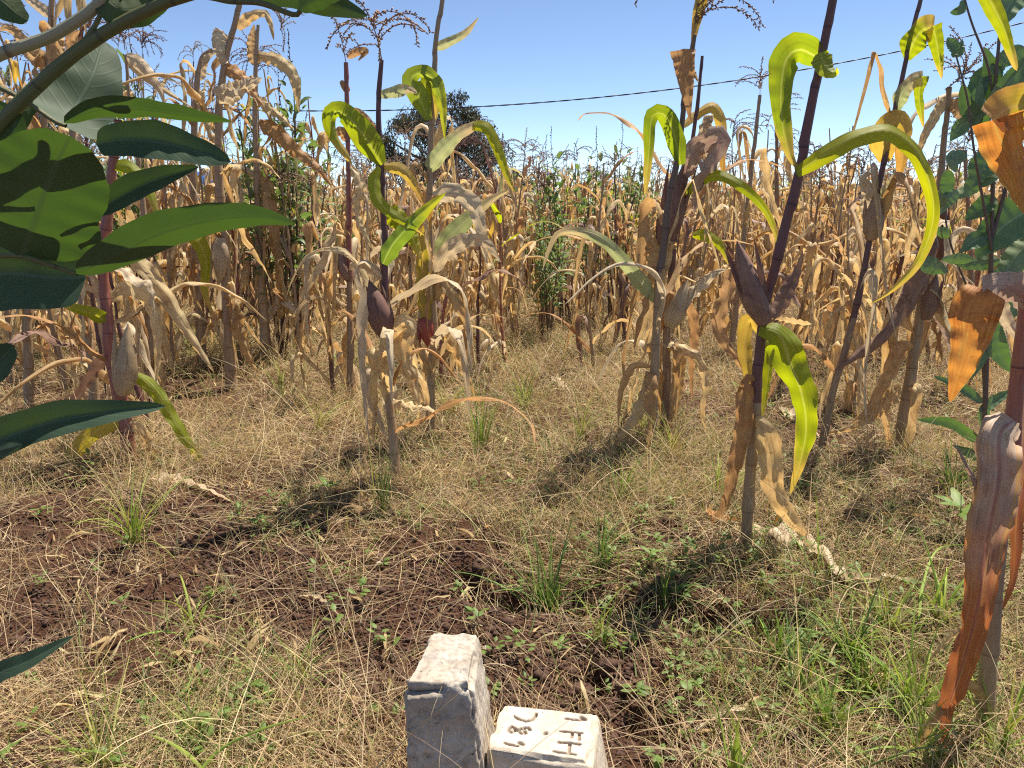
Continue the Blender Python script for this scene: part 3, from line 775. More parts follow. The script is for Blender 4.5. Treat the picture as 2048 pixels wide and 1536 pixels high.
def block(name, label, top, bot, rnd, res, strokes=None, z_top=None, chip=.012, rough=.0022, seed=0):
    """weathered precast marker: hexahedron with corner points top/bot = [front-left, front-right, back-right, back-left]"""
    top = np.array(top); bot = np.array(bot)
    org = bot.mean(0).copy(); org[2] = 0
    faces = []
    n = res
    for ax in range(3):
        for sg in (-1, 1):
            m = n if not (ax == 2 and sg == 1) else int(n * (2.2 if strokes else 1.4))
            a = np.linspace(-1, 1, m)
            A, B = np.meshgrid(a, a)
            p = np.zeros((m * m, 3)); o_ = [k for k in range(3) if k != ax]
            p[:, ax] = sg; p[:, o_[0]] = A.ravel(); p[:, o_[1]] = B.ravel()
            F = grid_faces(m, m)
            flip = (sg == 1) == (ax == 1)
            if flip: F = F[:, ::-1]
            faces.append((p, F, ax == 2 and sg == 1))
    mb = MB()
    for p, F, istop in faces:
        q = np.clip(p, -1 + rnd, 1 - rnd); d = p - q
        ln = np.linalg.norm(d, axis=1, keepdims=True)
        p2 = q + np.where(ln > 0, d / (ln + 1e-9) * rnd, 0)
        nd = norm(np.where(ln > 0, d, p * (np.abs(p) > .999)) + 1e-6)
        u = (p2[:, 0] + 1) / 2; v = (p2[:, 1] + 1) / 2; w = (p2[:, 2] + 1) / 2
        def quad(c): return (c[0] * ((1 - u) * (1 - v))[:, None] + c[1] * (u * (1 - v))[:, None] + c[2] * (u * v)[:, None] + c[3] * ((1 - u) * v)[:, None])
        W = quad(bot) * (1 - w)[:, None] + quad(top) * w[:, None]
        cen = (bot.mean(0) + top.mean(0)) / 2
        edge = np.sort(np.abs(p2), axis=1)[:, 1]                                  # second greatest = closeness to an edge
        e = np.clip((edge - .86) / .14, 0, 1)
        nn = n3(W + seed, .045, 3) * .5 + n3(W + seed, .018, 6) * .3
        disp = nn * rough * 2.2 + n3(W + seed, .007, 8) * rough * .9
        ch = np.clip(n3(W + seed * 3, .03, 12) + .12, 0, 1) * e * chip * 2.4
        up = np.clip(p2[:, 2], 0, 1)
        big = np.clip(n3(W + seed * 5, .08, 15) + .05, 0, 1) * e * up * chip * 2.6
        # outward direction in the real shape
        out = norm(W - cen) * .5 + norm(np.array((top[1] - top[0]))) * nd[:, :1] + norm(np.array((top[3] - top[0]))) * nd[:, 1:2] + np.array((0, 0, 1)) * nd[:, 2:3]
        out = norm(out)
        W = W + out * (disp - ch - big)[:, None]
        en = 0.0
        if istop and strokes:
            dd = np.full(len(W), 9.0)
            for st, wd in strokes:
                pts = [P(a, b, Gd(b, z_top))[:2] for a, b in st]
                for i in range(len(pts) - 1 or 1):
                    a_ = pts[i]; b_ = pts[min(i + 1, len(pts) - 1)]
                    if np.allclose(a_, b_): s_ = np.hypot(W[:, 0] - a_[0], W[:, 1] - a_[1])
                    else: s_ = seg_dist(W[:, 0], W[:, 1], a_, b_)
                    dd = np.minimum(dd, s_ / wd)
            dd = dd + n3(W, .004, 20) * .25
            en = np.clip(1.5 - dd, 0, 1)
            W[:, 2] -= .009 * np.clip(1.45 - dd, 0, 1) ** .7
        mb.add(W - org, F, None, 0, en)
    me = mb.mesh(name, [M['concrete' if strokes else 'concrete_old']])
    o = obj(name, me); o.location = org; o['label'] = label; o['category'] = 'concrete block'
    return o

ZT = .150
def tp(px, py, z): return P(px, py, Gd(py, z))
cv = lambda s: [(960 + a / 7.877, 1390 + b / 7.877) for a, b in s]
w_ = .0027
strokes = [(cv([(545, 330), (620, 375), (720, 410), (810, 395), (865, 345), (885, 290)]), w_),
           (cv([(450, 560), (500, 585), (540, 565), (560, 520), (500, 490), (455, 520), (450, 560)]), w_), (cv([(560, 520), (600, 550), (650, 600), (720, 600), (700, 540), (650, 520), (600, 545)]), w_), (cv([(700, 505), (760, 510), (790, 545)]), w_),
           (cv([(390, 750), (470, 780), (590, 800)]), w_), (cv([(610, 740), (680, 775)]), w_ * 1.1),
           (cv([(1030, 600)]), w_ * 1.5),
           (cv([(1350, 370), (1450, 385), (1590, 395)]), w_), (cv([(1590, 345), (1650, 380)]), w_ * 1.3),
           (cv([(1260, 565), (1400, 580), (1600, 595)]), w_ * .9), (cv([(1460, 590), (1440, 670)]), w_ * .9), (cv([(1565, 600), (1560, 700)]), w_ * .9),
           (cv([(1240, 740), (1400, 750), (1570, 770)]), w_), (cv([(1415, 755), (1400, 900)]), w_), (cv([(1160, 885), (1300, 905), (1500, 935)]), w_ * .9)]
FL, FR, BR, BL = tp(972, 1496, ZT), tp(1182, 1530, ZT), tp(1198, 1424, ZT), tp(1006, 1404, ZT)
ex = norm(FR - FL)[:3]; ey = norm(BL - FL)
bf = lambda p, a, b, z=-.05: np.array((p[0] + ex[0] * a + ey[0] * b, p[1] + ex[1] * a + ey[1] * b, z))
block('concrete_marker', 'low pale concrete marker block with letters pressed in its top', [FL, FR, BR, BL],
      [bf(FL, -.008, .0), bf(FR, .036, .0), bf(BR, .036, .01), bf(BL, -.008, .01)], .03, 60, strokes, ZT, chip=.008, rough=.0011, seed=2)
zt = .300
FL, FR, BR, BL = tp(804, 1374, zt - .005), tp(942, 1370, zt), tp(955, 1268, zt + .012), tp(866, 1258, zt + .015)
block('concrete_marker', 'taller concrete marker block leaning back with broken bare top', [FL, FR, BR, BL],
      [tp(822, 1690, -.03), tp(985, 1690, -.03), tp(1000, 1500, -.03), tp(842, 1500, -.03)], .10, 90, None, None, chip=.030, rough=.0032, seed=5)

# ================================================================== MAIZE NEAR THE CAMERA
VIEW = np.array((0, 0, CAM_H))
def wpath(pts, Yb, n):
    out = []
    for p in pts:
        dy = p[2] if len(p) > 2 else 0
        out.append(P(p[0], p[1], Yb + dy))
    return catmull(out, n)

def px2m(W, Yb): return W * depth(Yb, .8) / FPX

def hero_leaf(parent, org, Yb, mat, W, pts, a=25, curl=.8, ripple=.12, n=None, seed=0, tw=None, prof=maize_profile, name='leaf', label=None, nu=7):
    n = n or 30
    if mat in ('lime', 'green', 'yellow', 'palegreen') and ripple == .12: ripple = .045
    path = wpath(pts, Yb, n)
    T = tangents(path); v = norm(path - VIEW)
    S = norm(np.cross(T, v))
    tw_ = [math.radians(q) for q in (tw if tw is not None else (a, a))]
    V, F, UV = ribbon(path, px2m(W, Yb) / 2, S, nu, curl, ripple, 7, seed, prof, tw_)
    me = MB().add(V - org, F, UV).mesh('maize_leaf', [M[mat]])
    o = obj(name, me, parent)
    if label: o['label'] = label
    return o

def hero_ear(parent, org, Yb, mat, W, base, tip, seed=0, dy=0.0, husks=2):
    a = P(base[0], base[1], Yb + dy); b = P(tip[0], tip[1], Yb + dy)
    V, F, UV = spindle(a, b, px2m(W, Yb) / 2, 14, 16, .06, seed, .75)
    o = obj('ear', MB().add(V - org, F, UV).mesh('ear', [M[mat]]), parent)
    r = np.random.default_rng(seed)
    d = b - a
    for k in range(husks):
        off = np.cross(norm(d), norm(a - VIEW)) * px2m(W, Yb) * (.32 if k % 2 else -.32)
        back = norm(a - VIEW) * (-.02 if k < 2 else .02)
        path = catmull([a + off * .5 + back * .5, a + d * .5 + off * 1.3 + back, a + d * (.95 + .12 * r.random()) + off * (1.0 + r.random())], 12)
        S = norm(np.cross(tangents(path), norm(path - VIEW)))
        g = ribbon(path, px2m(W, Yb) * .30, S, 6, 1.1, .25, 4, seed + k, lambda t: np.minimum(1, .4 + 2.4 * t) * np.power(np.clip(1 - t, 0, 1), .95))
        obj('husk_leaf', MB().add(g[0] - org, g[1], g[2]).mesh('husk_leaf', [M[mat]]), o)
    return o

def hero(label, base, stalk, w, mat, leaves, ears=(), tassel=None, extra=None, nodes=.15, Yb=None, group=None):
    bx, by = base
    Yb = Yb or Gd(by)
    b = P(bx, by, Yb); org = np.array((b[0], b[1], float(gh(b[0], b[1]))))
    t = thing('maize_plant', label, 'maize plant', tuple(org), group)
    pts = [P(bx, by, Yb)] + [P(s[0], s[1], Yb + (s[2] if len(s) > 2 else 0)) for s in stalk]
    pts[0] = pts[0] * 1.0; pts[0][2] = org[2] - .04
    V, F, UV = stalk_geo(pts, px2m(w[0], Yb) / 2, px2m(w[1], Yb) / 2, nodes, 10, None, True, int(bx))
    if isinstance(mat, str):
        obj('stalk', MB().add(V - org, F, UV).mesh('stalk', [M[mat]]), t)
    else:                                   # lower sheath of one kind, bare stem above it
        zc = P(bx, mat[2], Yb)[2]
        fz = V[F].mean(1)[:, 2]
        obj('stalk', MB().add(V - org, F, UV, np.where(fz < zc, 0, 1)).mesh('stalk', [M[mat[0]], M[mat[1]]]), t)
    for i, l in enumerate(leaves):
        kw = dict(l[3]) if len(l) > 3 else {}
        hero_leaf(t, org, Yb, l[0], l[1], l[2], seed=int(bx) * 7 + i, **kw)
    for i, e in enumerate(ears):
        hero_ear(t, org, Yb, e[0], e[1], e[2], e[3], int(bx) + i, *(e[4:] or ()))
    if tassel:
        tx, ty, ti, s = tassel[:4]
        ta = obj('tassel', TASSELS[ti], t); ta.location = P(tx, ty, Yb + (stalk[-1][2] if len(stalk[-1]) > 2 else 0)) - org
        ta.scale = (s, s, s); ta.rotation_euler = (tassel[4] if len(tassel) > 4 else 0, tassel[5] if len(tassel) > 5 else 0, ti * 1.3)
    if extra:
        r = random.Random(int(bx)); cnt, q0, q1, pal = extra; pl = np.array(pts) - org
        az = r.uniform(0, 6)
        for i in range(cnt):
            lf = obj('leaf', r.choice(LEAVES[r.choice(pal)]), t)
            lf.location = along(pl, q0 + (q1 - q0) * (i + .5) / cnt)
            az += 2.6 + r.uniform(-.7, .7); lf.rotation_euler = (r.uniform(-.2, .2), r.uniform(-.3, .3), az)
            k = r.uniform(.8, 1.2); lf.scale = (k, k, k)
    return t

DD = ('dry', 'dry', 'dry', 'cream', 'orange')
# tall plant with the dark purple stalk, right of centre
hero('tall maize plant with thick dark purple stalk and long arching lime blades', (1493, 1085),
     [(1500, 960), (1510, 840), (1524, 650), (1560, 500), (1600, 330), (1640, 130), (1665, 0), (1690, -140)], (25, 15), ('stalk', 'stalk_purple', 800),
     [('lime', 66, [(1655, 118, 0), (1630, 112, .02), (1597, 100, .04), (1572, 122, .04), (1562, 190, .03), (1566, 255, .02), (1582, 315, 0), (1598, 338, -.02)], dict(tw=(50, 20, 5, -12, 5), curl=.9, ripple=.08)),
      ('green', 40, [(1640, 105, -.03), (1652, 135, -.05), (1668, 145, -.07), (1674, 135, -.1)], dict(tw=(10, 40), curl=1.0)),
      ('lime', 46, [(1592, 345, -.02), (1620, 328, -.05), (1665, 298, -.08), (1720, 270, -.1), (1780, 262, -.1), (1830, 300, -.08), (1860, 370, -.05), (1866, 440, -.03), (1838, 520, 0), (1790, 575, .03), (1738, 610, .05)], dict(tw=(12, 35, 40, 10, -25, 10), curl=.8, n=44)),
      ('lime', 70, [(1520, 655, -.02), (1560, 672, -.05), (1582, 730, -.06), (1604, 790, -.07), (1612, 860, -.06), (1600, 925, -.05), (1580, 990, -.04)], dict(tw=(30, 5, -25, 15, 0), curl=1.0, ripple=.14, n=34)),
      ('lime', 34, [(1528, 660, .05), (1538, 720, .06), (1530, 800, .06), (1520, 850, .05)], dict(a=40)),
      ('yellow', 40, [(1518, 665, .04), (1500, 640, .06), (1490, 690, .07), (1505, 780, .07), (1512, 850, .06)], dict(a=30)),
      ('orange', 44, [(1510, 760, -.02), (1494, 765, -.03), (1486, 850, -.04), (1468, 940, -.04), (1450, 1010, -.03), (1425, 1045, -.02), (1440, 1052, 0)], dict(tw=(20, -10, 30, 0), curl=.9, ripple=.2, n=34)),
      ('dry', 56, [(1508, 842, -.03), (1525, 848, -.05), (1540, 900, -.06), (1552, 985, -.06), (1590, 1050, -.03), (1640, 1105, 0), (1672, 1150, .02)], dict(tw=(0, 20, -25, 10), curl=1.0, ripple=.2, n=34)),
      ('yellow', 36, [(1505, 850, .03), (1540, 930, .03), (1560, 1000, .02), (1550, 1050, 0)], dict(a=-30)),
      ('brown', 46, [(1532, 640, .03), (1560, 600, .05), (1590, 545, .06), (1606, 500, .06)], dict(a=20, curl=1.2)),
      ('dry', 24, [(1620, 650, .1), (1560, 640, .06), (1535, 640, 0)], dict(a=60))],
     [('husk_brown', 52, (1530, 648), (1474, 482), -.03, 4)], nodes=.17)
# the leaf of it that lies on the ground
# pair of plants left of it
hero('dry maize plant with brown husked ear and crumpled top blades, left of the purple stalk', (1332, 880),
     [(1334, 690), (1340, 600), (1350, 470), (1366, 380), (1386, 280), (1396, 200), (1404, 112)], (23, 5), ('stalk', 'stalk_purple', 560),
     [('pinkish', 60, [(1366, 350, -.05), (1390, 305, -.08), (1420, 285, -.1), (1440, 282, -.12), (1425, 330, -.14), (1400, 370, -.14), (1388, 430, -.12)], dict(tw=(20, -30, 50, 10), curl=1.3, ripple=.25)),
      ('cream', 30, [(1398, 290, -.04), (1412, 245, -.05), (1420, 238, -.05), (1405, 290, -.06), (1395, 310, -.06)], dict(a=20, ripple=.3)),
      ('yellow', 30, [(1365, 252, 0), (1395, 225, .03), (1428, 212, .04), (1443, 250, .04), (1443, 300, .04), (1447, 350, .03), (1450, 380, .03)], dict(tw=(30, 40, -20, 10), curl=.9)),
      ('lime', 26, [(1366, 395, -.05), (1398, 362, -.1), (1440, 350, -.15), (1490, 378, -.2), (1530, 420, -.25), (1552, 470, -.28), (1556, 515, -.3)], dict(tw=(20, 30, -15, 10), curl=.6, n=34)),
      ('lime', 26, [(1385, 470, 0), (1410, 470, -.02), (1440, 490, -.04), (1458, 530, -.05)], dict(a=10)),
      ('dry', 40, [(1330, 480, -.04), (1312, 492, -.06), (1308, 545, -.07), (1316, 610, -.06)], dict(a=10, ripple=.2)),
      ('cream', 44, [(1352, 625, -.02), (1370, 595, -.04), (1400, 570, -.06), (1430, 548, -.08), (1458, 538, -.09)], dict(tw=(0, 20, -30), curl=1.3, ripple=.3)),
      ('orange', 36, [(1458, 538, -.09), (1452, 590, -.09), (1436, 635, -.08), (1446, 680, -.08), (1475, 720, -.06), (1500, 760, -.02)], dict(tw=(10, -30, 30, -10), ripple=.25)),
      ('dry', 28, [(1318, 682, 0), (1350, 690, -.03), (1395, 712, -.05), (1412, 770, -.06), (1404, 820, -.06), (1416, 872, -.05)], dict(tw=(60, 20, -20, 20), ripple=.25)),
      ('dry', 30, [(1345, 690, .04), (1362, 700, .05), (1360, 770, .05), (1352, 840, .04)], dict(a=20)),
      ('orange', 26, [(1375, 600, .05), (1388, 660, .06), (1382, 740, .06), (1384, 800, .05)], dict(a=-20, ripple=.2))],
     [('husk_brown', 48, (1325, 492), (1368, 330), -.04, 3), ('husk', 40, (1338, 655), (1376, 560), -.04, 1)], None, (9, .15, .78, DD), nodes=.19)
hero('slim maize plant with drooping lime blade and ringed tassel against the sky', (1303, 905),
     [(1308, 760), (1314, 640), (1318, 560), (1330, 470), (1342, 380), (1356, 310), (1370, 190), (1388, 70)], (22, 8), ('stalk', 'dark_stem', 540),
     [('lime', 40, [(1362, 330, -.02), (1345, 260, -.04), (1325, 228, -.05), (1304, 236, -.05), (1298, 300, -.04), (1290, 395, -.02)], dict(tw=(15, 0, 30, 0, 10), curl=.9)),
      ('green', 26, [(1362, 325, .02), (1352, 285, .02), (1335, 240, .02)], dict(a=10)),
      ('orange', 46, [(1366, 98, -.02), (1371, 150, -.04), (1376, 200, -.05), (1381, 250, -.04)], dict(a=5, curl=.5, prof=lambda t: (1 - t) ** .9 * 1.05)),
      ('yellow', 28, [(1412, -30, 0), (1396, 30, 0), (1384, 95, -.01)], dict(a=5)),
      ('dry', 18, [(1372, 115, 0), (1385, 140, 0), (1398, 165, -.02)], dict(a=30)),
      ('palegreen', 34, [(1312, 602, 0), (1265, 545, -.04), (1215, 487, -.07), (1170, 466, -.1), (1120, 466, -.12), (1098, 500, -.12), (1085, 540, -.12)], dict(tw=(0, 15, -20, 30, 0), curl=.7, ripple=.12, n=34)),
      ('dry', 22, [(1300, 735, 0), (1268, 735, -.02), (1244, 780, -.03), (1236, 850, -.03)], dict(a=30)),
      ('dry', 34, [(1300, 755, -.02), (1282, 810, -.05), (1250, 860, -.06), (1225, 900, -.05)], dict(a=-20, ripple=.2))],
     (), (1388, 72, 3, 1.3, 0, .1), (7, .15, .6, DD), nodes=.17)
# centre plants
hero('maize plant with slim purple stalk, purple husked ear and lime blades, at centre left', (792, 975),
     [(786, 880), (778, 780), (772, 680), (770, 560), (768, 440), (762, 330), (757, 220), (764, 120)], (23, 8), ('stalk', 'stalk_purple', 660),
     [('lime', 58, [(764, 330, -.02), (742, 292, -.05), (708, 246, -.08), (680, 224, -.09), (662, 232, -.08), (668, 268, -.06), (690, 305, -.04), (704, 330, -.02)], dict(tw=(10, 0, 15, 40, 10), curl=.9, n=34)),
      ('yellow', 30, [(764, 330, 0), (800, 338, -.04), (828, 370, -.06), (850, 412, -.06)], dict(tw=(30, -15, 10), curl=.8)),
      ('lime', 30, [(760, 335, -.04), (750, 365, -.06), (756, 400, -.07), (790, 432, -.08), (830, 455, -.08), (850, 472, -.08)], dict(tw=(30, 10, -10), curl=.8)),
      ('green', 46, [(766, 528, -.03), (785, 490, -.06), (820, 450, -.09), (860, 412, -.1), (892, 385, -.1)], dict(tw=(5, 15, -10), curl=1.0)),
      ('lime', 52, [(768, 420, .05), (800, 440, .06), (824, 475, .06), (842, 520, .05)], dict(a=10, ripple=.16)),
      ('orange', 22, [(758, 300, .02), (740, 250, .02), (718, 222, .03), (700, 216, .03)], dict(a=10)),
      ('palegreen', 24, [(758, 190, 0), (785, 184, -.02), (815, 178, -.03), (835, 186, -.04)], dict(a=10, prof=lambda t: np.sin(np.pi * np.clip(.1 + .9 * t, 0, 1)) ** .7)),
      ('dry', 34, [(776, 680, -.02), (800, 645, -.05), (818, 652, -.07), (812, 710, -.07), (836, 770, -.06), (850, 810, -.05)], dict(tw=(30, -20, 30, 0), ripple=.25)),
      ('dry', 34, [(780, 660, .03), (795, 640, .05), (800, 700, .06), (825, 770, .06), (850, 850, .04)], dict(tw=(10, 40, -20), ripple=.25)),
      ('cream', 30, [(775, 762, 0), (740, 745, -.03), (738, 790, -.05), (758, 840, -.05), (775, 880, -.04)], dict(tw=(20, -20, 30), ripple=.3)),
      ('dry', 26, [(785, 800, -.01), (830, 812, -.05), (865, 820, -.06), (880, 850, -.05)], dict(a=50, ripple=.25))],
     [('husk_brown', 50, (773, 672), (738, 560), -.03, 3)], (764, 122, 2, 1.2, 0, 0), (11, .12, .55, DD))
hero('maize plant with hanging dark red ear and folded yellow blade, at centre', (862, 875),
     [(862, 760), (868, 650), (862, 540), (858, 400), (862, 300), (866, 200), (871, 100), (884, 0), (892, -70)], (19, 8), 'stalk',
     [('palegreen', 22, [(868, 97, 0), (895, 84, -.02), (930, 66, -.03), (958, 34, -.04)], dict(a=10)),
      ('green', 42, [(858, 240, -.03), (838, 195, -.05), (822, 160, -.06), (842, 146, -.06), (868, 162, -.07), (884, 205, -.07), (890, 280, -.06)], dict(tw=(10, 0, -30, 10, 0), curl=1.0, ripple=.1, n=34)),
      ('lime', 38, [(862, 225, -.01), (850, 180, -.02), (860, 155, -.03), (875, 190, -.03), (872, 240, -.02)], dict(a=10)),
      ('palegreen', 42, [(856, 338, -.02), (880, 305, -.05), (915, 270, -.08), (950, 250, -.1)], dict(a=10, curl=1.0, prof=lambda t: np.minimum(1, .5 + 3 * t) * (1 - .6 * t))),
      ('lime', 26, [(945, 250, -.1), (975, 256, -.11), (997, 300, -.11), (1012, 345, -.1), (1030, 385, -.08)], dict(a=20, curl=.7, prof=lambda t: np.minimum(1, .7 + 2 * t) * (1 - t) ** .45)),
      ('yellow', 52, [(852, 650, -.04), (846, 560, -.07), (850, 460, -.09), (866, 400, -.1), (890, 392, -.09)], dict(tw=(0, 20, -10, 30), curl=1.1, ripple=.2)),
      ('cream', 44, [(868, 545, -.02), (892, 505, -.06), (930, 480, -.1), (972, 486, -.12), (1002, 525, -.12)], dict(tw=(0, 20, -25), curl=1.0, ripple=.18)),
      ('cream', 46, [(866, 395, -.02), (905, 385, -.06), (945, 410, -.09), (962, 460, -.1), (975, 530, -.08)], dict(tw=(10, -20, 20), ripple=.22)),
      ('palegreen', 44, [(875, 520, .03), (905, 470, .05), (945, 430, .06), (990, 395, .07), (1020, 380, .07)], dict(a=-10)),
      ('lime', 24, [(872, 540, 0), (850, 560, -.03), (855, 600, -.05), (853, 640, -.05)], dict(a=5)),
      ('dry', 30, [(868, 600, -.02), (880, 560, -.04), (905, 590, -.07), (930, 640, -.08), (948, 720, -.08)], dict(tw=(40, 10, -20, 20), ripple=.22)),
      ('dry', 30, [(862, 760, -.02), (835, 700, -.05), (815, 660, -.06), (822, 720, -.07), (845, 780, -.05)], dict(a=30, ripple=.25)),
      ('dry', 28, [(870, 660, .02), (900, 690, .05), (930, 750, .06), (960, 810, .05)], dict(a=-30, ripple=.25)),
      ('dry', 26, [(862, 820, -.01), (830, 812, -.05), (780, 806, -.08)], dict(a=50))],
     [('husk_red', 30, (846, 636), (856, 695), -.05, 2)], None, (14, .12, .68, DD))
# left: red stalk with pale ear
hero('maize plant with reddish stalk, big pale ear and long lime blades touching the ground', (262, 915),
     [(250, 840), (226, 730), (212, 620), (206, 520), (215, 430), (226, 330), (236, 240)], (30, 15), 'stalk_red',
     [('lime', 34, [(262, 745, -.03), (300, 772, -.07), (345, 835, -.1), (375, 885, -.11), (402, 925, -.1), (402, 975, -.08)], dict(tw=(20, -15, 20, -20, 5), ripple=.15, n=34)),
      ('lime', 36, [(214, 645, -.02), (185, 628, -.06), (150, 618, -.09), (112, 606, -.1)], dict(a=20)),
      ('yellow', 34, [(240, 850, -.02), (190, 865, -.06), (150, 905, -.09), (130, 955, -.1), (122, 1020, -.09), (140, 1062, -.08)], dict(tw=(20, 10, -20, 20), n=30)),
      ('dry', 34, [(215, 600, .03), (262, 575, .05), (300, 610, .06), (315, 690, .06), (312, 770, .05)], dict(tw=(20, -20, 20), ripple=.2)),
      ('dry', 44, [(220, 480, .05), (262, 500, .08), (330, 590, .1), (385, 680, .1), (428, 745, .08)], dict(tw=(40, 10, -20), ripple=.2)),
      ('cream', 30, [(228, 520, -.02), (270, 560, -.05), (300, 570, -.06), (310, 640, -.05)], dict(a=40, ripple=.2)),
      ('lime', 34, [(222, 330, 0), (262, 335, -.03), (300, 385, -.05), (320, 450, -.05)], dict(a=20)),
      ('dry', 30, [(250, 840, 0), (285, 870, -.03), (310, 930, -.03), (330, 985, 0)], dict(a=-30, ripple=.2)),
      ('brown', 30, [(222, 700, .03), (190, 740, .06), (150, 800, .08), (100, 860, .06)], dict(a=30, ripple=.2))],
     [('husk', 46, (246, 790), (256, 648), -.06, 4)], None, (4, .25, .7, DD))
hero('leaning dry maize plant with drooping sheaths left of the red stalk', (190, 880), [(188, 760), (170, 640), (160, 500), (150, 330), (140, 120), (135, -40)], (20, 9), 'stalk', [('orange', 40, [(150, 200, 0), (150, 120, -.02), (140, 80, -.03), (160, 60, -.04)], dict(a=10))], (), None, (11, .1, .95, DD), Yb=3.9)
hero('dry maize plant with orange blade tips above the thick dark branch', (60, 840), [(55, 640), (70, 400), (92, 200), (100, 60), (110, -60)], (20, 9), 'stalk',
     [('orange', 36, [(98, 140, 0), (60, 100, -.03), (25, 60, -.04), (-10, 60, -.05)], dict(a=10, ripple=.2)), ('orange', 40, [(104, 60, 0), (112, 100, -.03), (100, 170, -.04)], dict(a=0)),
      ('cream', 26, [(100, 30, 0), (45, -10, 0), (20, -30, 0)], dict(a=10))], (), None, (11, .1, .9, DD), Yb=4.1)
hero('dry maize plant with pale drooping upper blade ending in a sharp point, behind the branch', (300, 800), [(296, 600), (285, 400), (262, 220), (250, 110)], (20, 5), 'stalk',
     [('cream', 26, [(250, 110, 0), (285, 130, -.03), (320, 180, -.04), (330, 215, -.04)], dict(a=10)), ('dry', 18, [(252, 120, 0), (300, 160, -.02), (345, 190, -.03), (385, 215, -.03)], dict(a=20))], (), (250, 100, 5, 1.0), (11, .1, .9, DD), Yb=4.4)
# left cluster
hero('tall dry maize plant with broad cream blade folded near its top, in the left cluster', (462, 770), [(456, 640), (448, 500), (440, 380), (436, 300), (440, 200), (452, 110), (470, 50), (482, -10)], (24, 10), 'stalk',
     [('dry', 24, [(474, 56, 0), (500, 32, -.03), (530, 26, -.04), (542, 50, -.05), (548, 82, -.05)], dict(a=20, ripple=.15)),
      ('cream', 36, [(446, 62, -.02), (438, 80, -.04), (440, 105, -.05), (450, 128, -.03)], dict(a=10, curl=.8, ripple=.2, prof=lambda t: .9 - .5 * t)),
      ('cream', 50, [(438, 208, -.03), (458, 188, -.06), (490, 172, -.08), (524, 156, -.09)], dict(tw=(0, -10, 10), curl=.8, ripple=.25)),
      ('orange', 34, [(445, 130, 0), (480, 150, -.03), (510, 190, -.04), (530, 215, -.05)], dict(a=20, ripple=.2)),
      ('lime', 34, [(360, 455, 0), (395, 480, -.08), (414, 530, -.1), (410, 580, -.1), (426, 632, -.1)], dict(tw=(20, -10, 30, 0))),
      ('dry', 40, [(446, 640, -.02), (470, 600, -.05), (480, 660, -.06), (500, 720, -.06), (520, 750, -.05)], dict(a=20, ripple=.3))],
     [('husk', 34, (440, 475), (438, 570), -.05, 3)], None, (12, .12, .85, DD))
hero('dry maize plant with long orange blade reaching down right, in the left cluster', (532, 720), [(526, 600), (518, 480), (514, 360), (510, 240), (512, 130), (516, 50)], (23, 6), ('stalk', 'stalk', 500),
     [('dry', 34, [(514, 108, 0), (550, 116, -.03), (580, 140, -.05), (592, 170, -.06), (598, 225, -.06)], dict(tw=(30, 10, -10), ripple=.15)),
      ('orange', 38, [(520, 238, 0), (550, 262, -.04), (590, 300, -.07), (630, 330, -.08), (664, 375, -.08)], dict(tw=(30, 0, 20, -10), ripple=.2, n=30)),
      ('orange', 30, [(512, 130, 0), (504, 90, -.01), (508, 48, -.02)], dict(a=10)),
      ('dry', 30, [(512, 190, 0), (540, 215, -.03), (570, 240, -.04), (588, 262, -.04)], dict(a=30, ripple=.2)),
      ('orange', 34, [(515, 358, 0), (535, 370, -.03), (545, 440, -.05), (556, 520, -.06), (562, 620, -.05)], dict(tw=(0, 40, -20, 20), ripple=.2)),
      ('cream', 32, [(524, 640, 0), (555, 600, -.04), (580, 610, -.06), (600, 640, -.06)], dict(a=20, ripple=.2))],
     (), (560, 60, 4, .95, 0, 1.4), (12, .1, .85, DD))
hero('dark stalked dry maize plant at the left of the cluster', (404, 730), [(398, 600), (388, 460), (386, 320), (392, 200), (402, 120), (425, 100)], (20, 9), 'stalk',
     [('cream', 22, [(398, 160, 0), (410, 120, -.02), (432, 105, -.03)], dict(a=10)), ('dry', 24, [(392, 170, 0), (410, 230, -.03), (425, 290, -.03)], dict(a=20, ripple=.2))], (), None, (13, .1, .92, DD))
hero('slim dry maize plant with spreading tassel and small orange blades against the sky', (700, 800), [(700, 640), (698, 480), (697, 330), (694, 180), (692, 125)], (14, 8), ('stalk', 'stalk_red', 560),
     [('orange', 18, [(694, 115, 0), (712, 104, -.02), (732, 102, -.03), (716, 122, -.04)], dict(a=10)), ('orange', 16, [(697, 185, 0), (684, 165, -.02), (686, 180, -.02)], dict(a=0)),
      ('orange', 26, [(697, 280, 0), (680, 262, -.02), (672, 275, -.03)], dict(a=10)),
      ('dry', 26, [(698, 330, 0), (722, 370, -.03), (716, 430, -.04), (745, 500, -.05)], dict(tw=(10, 40, 0), ripple=.2))],
     [('husk_brown', 20, (695, 560), (672, 495), -.02, 2)], (692, 127, 1, 1.15), (9, .12, .62, DD))
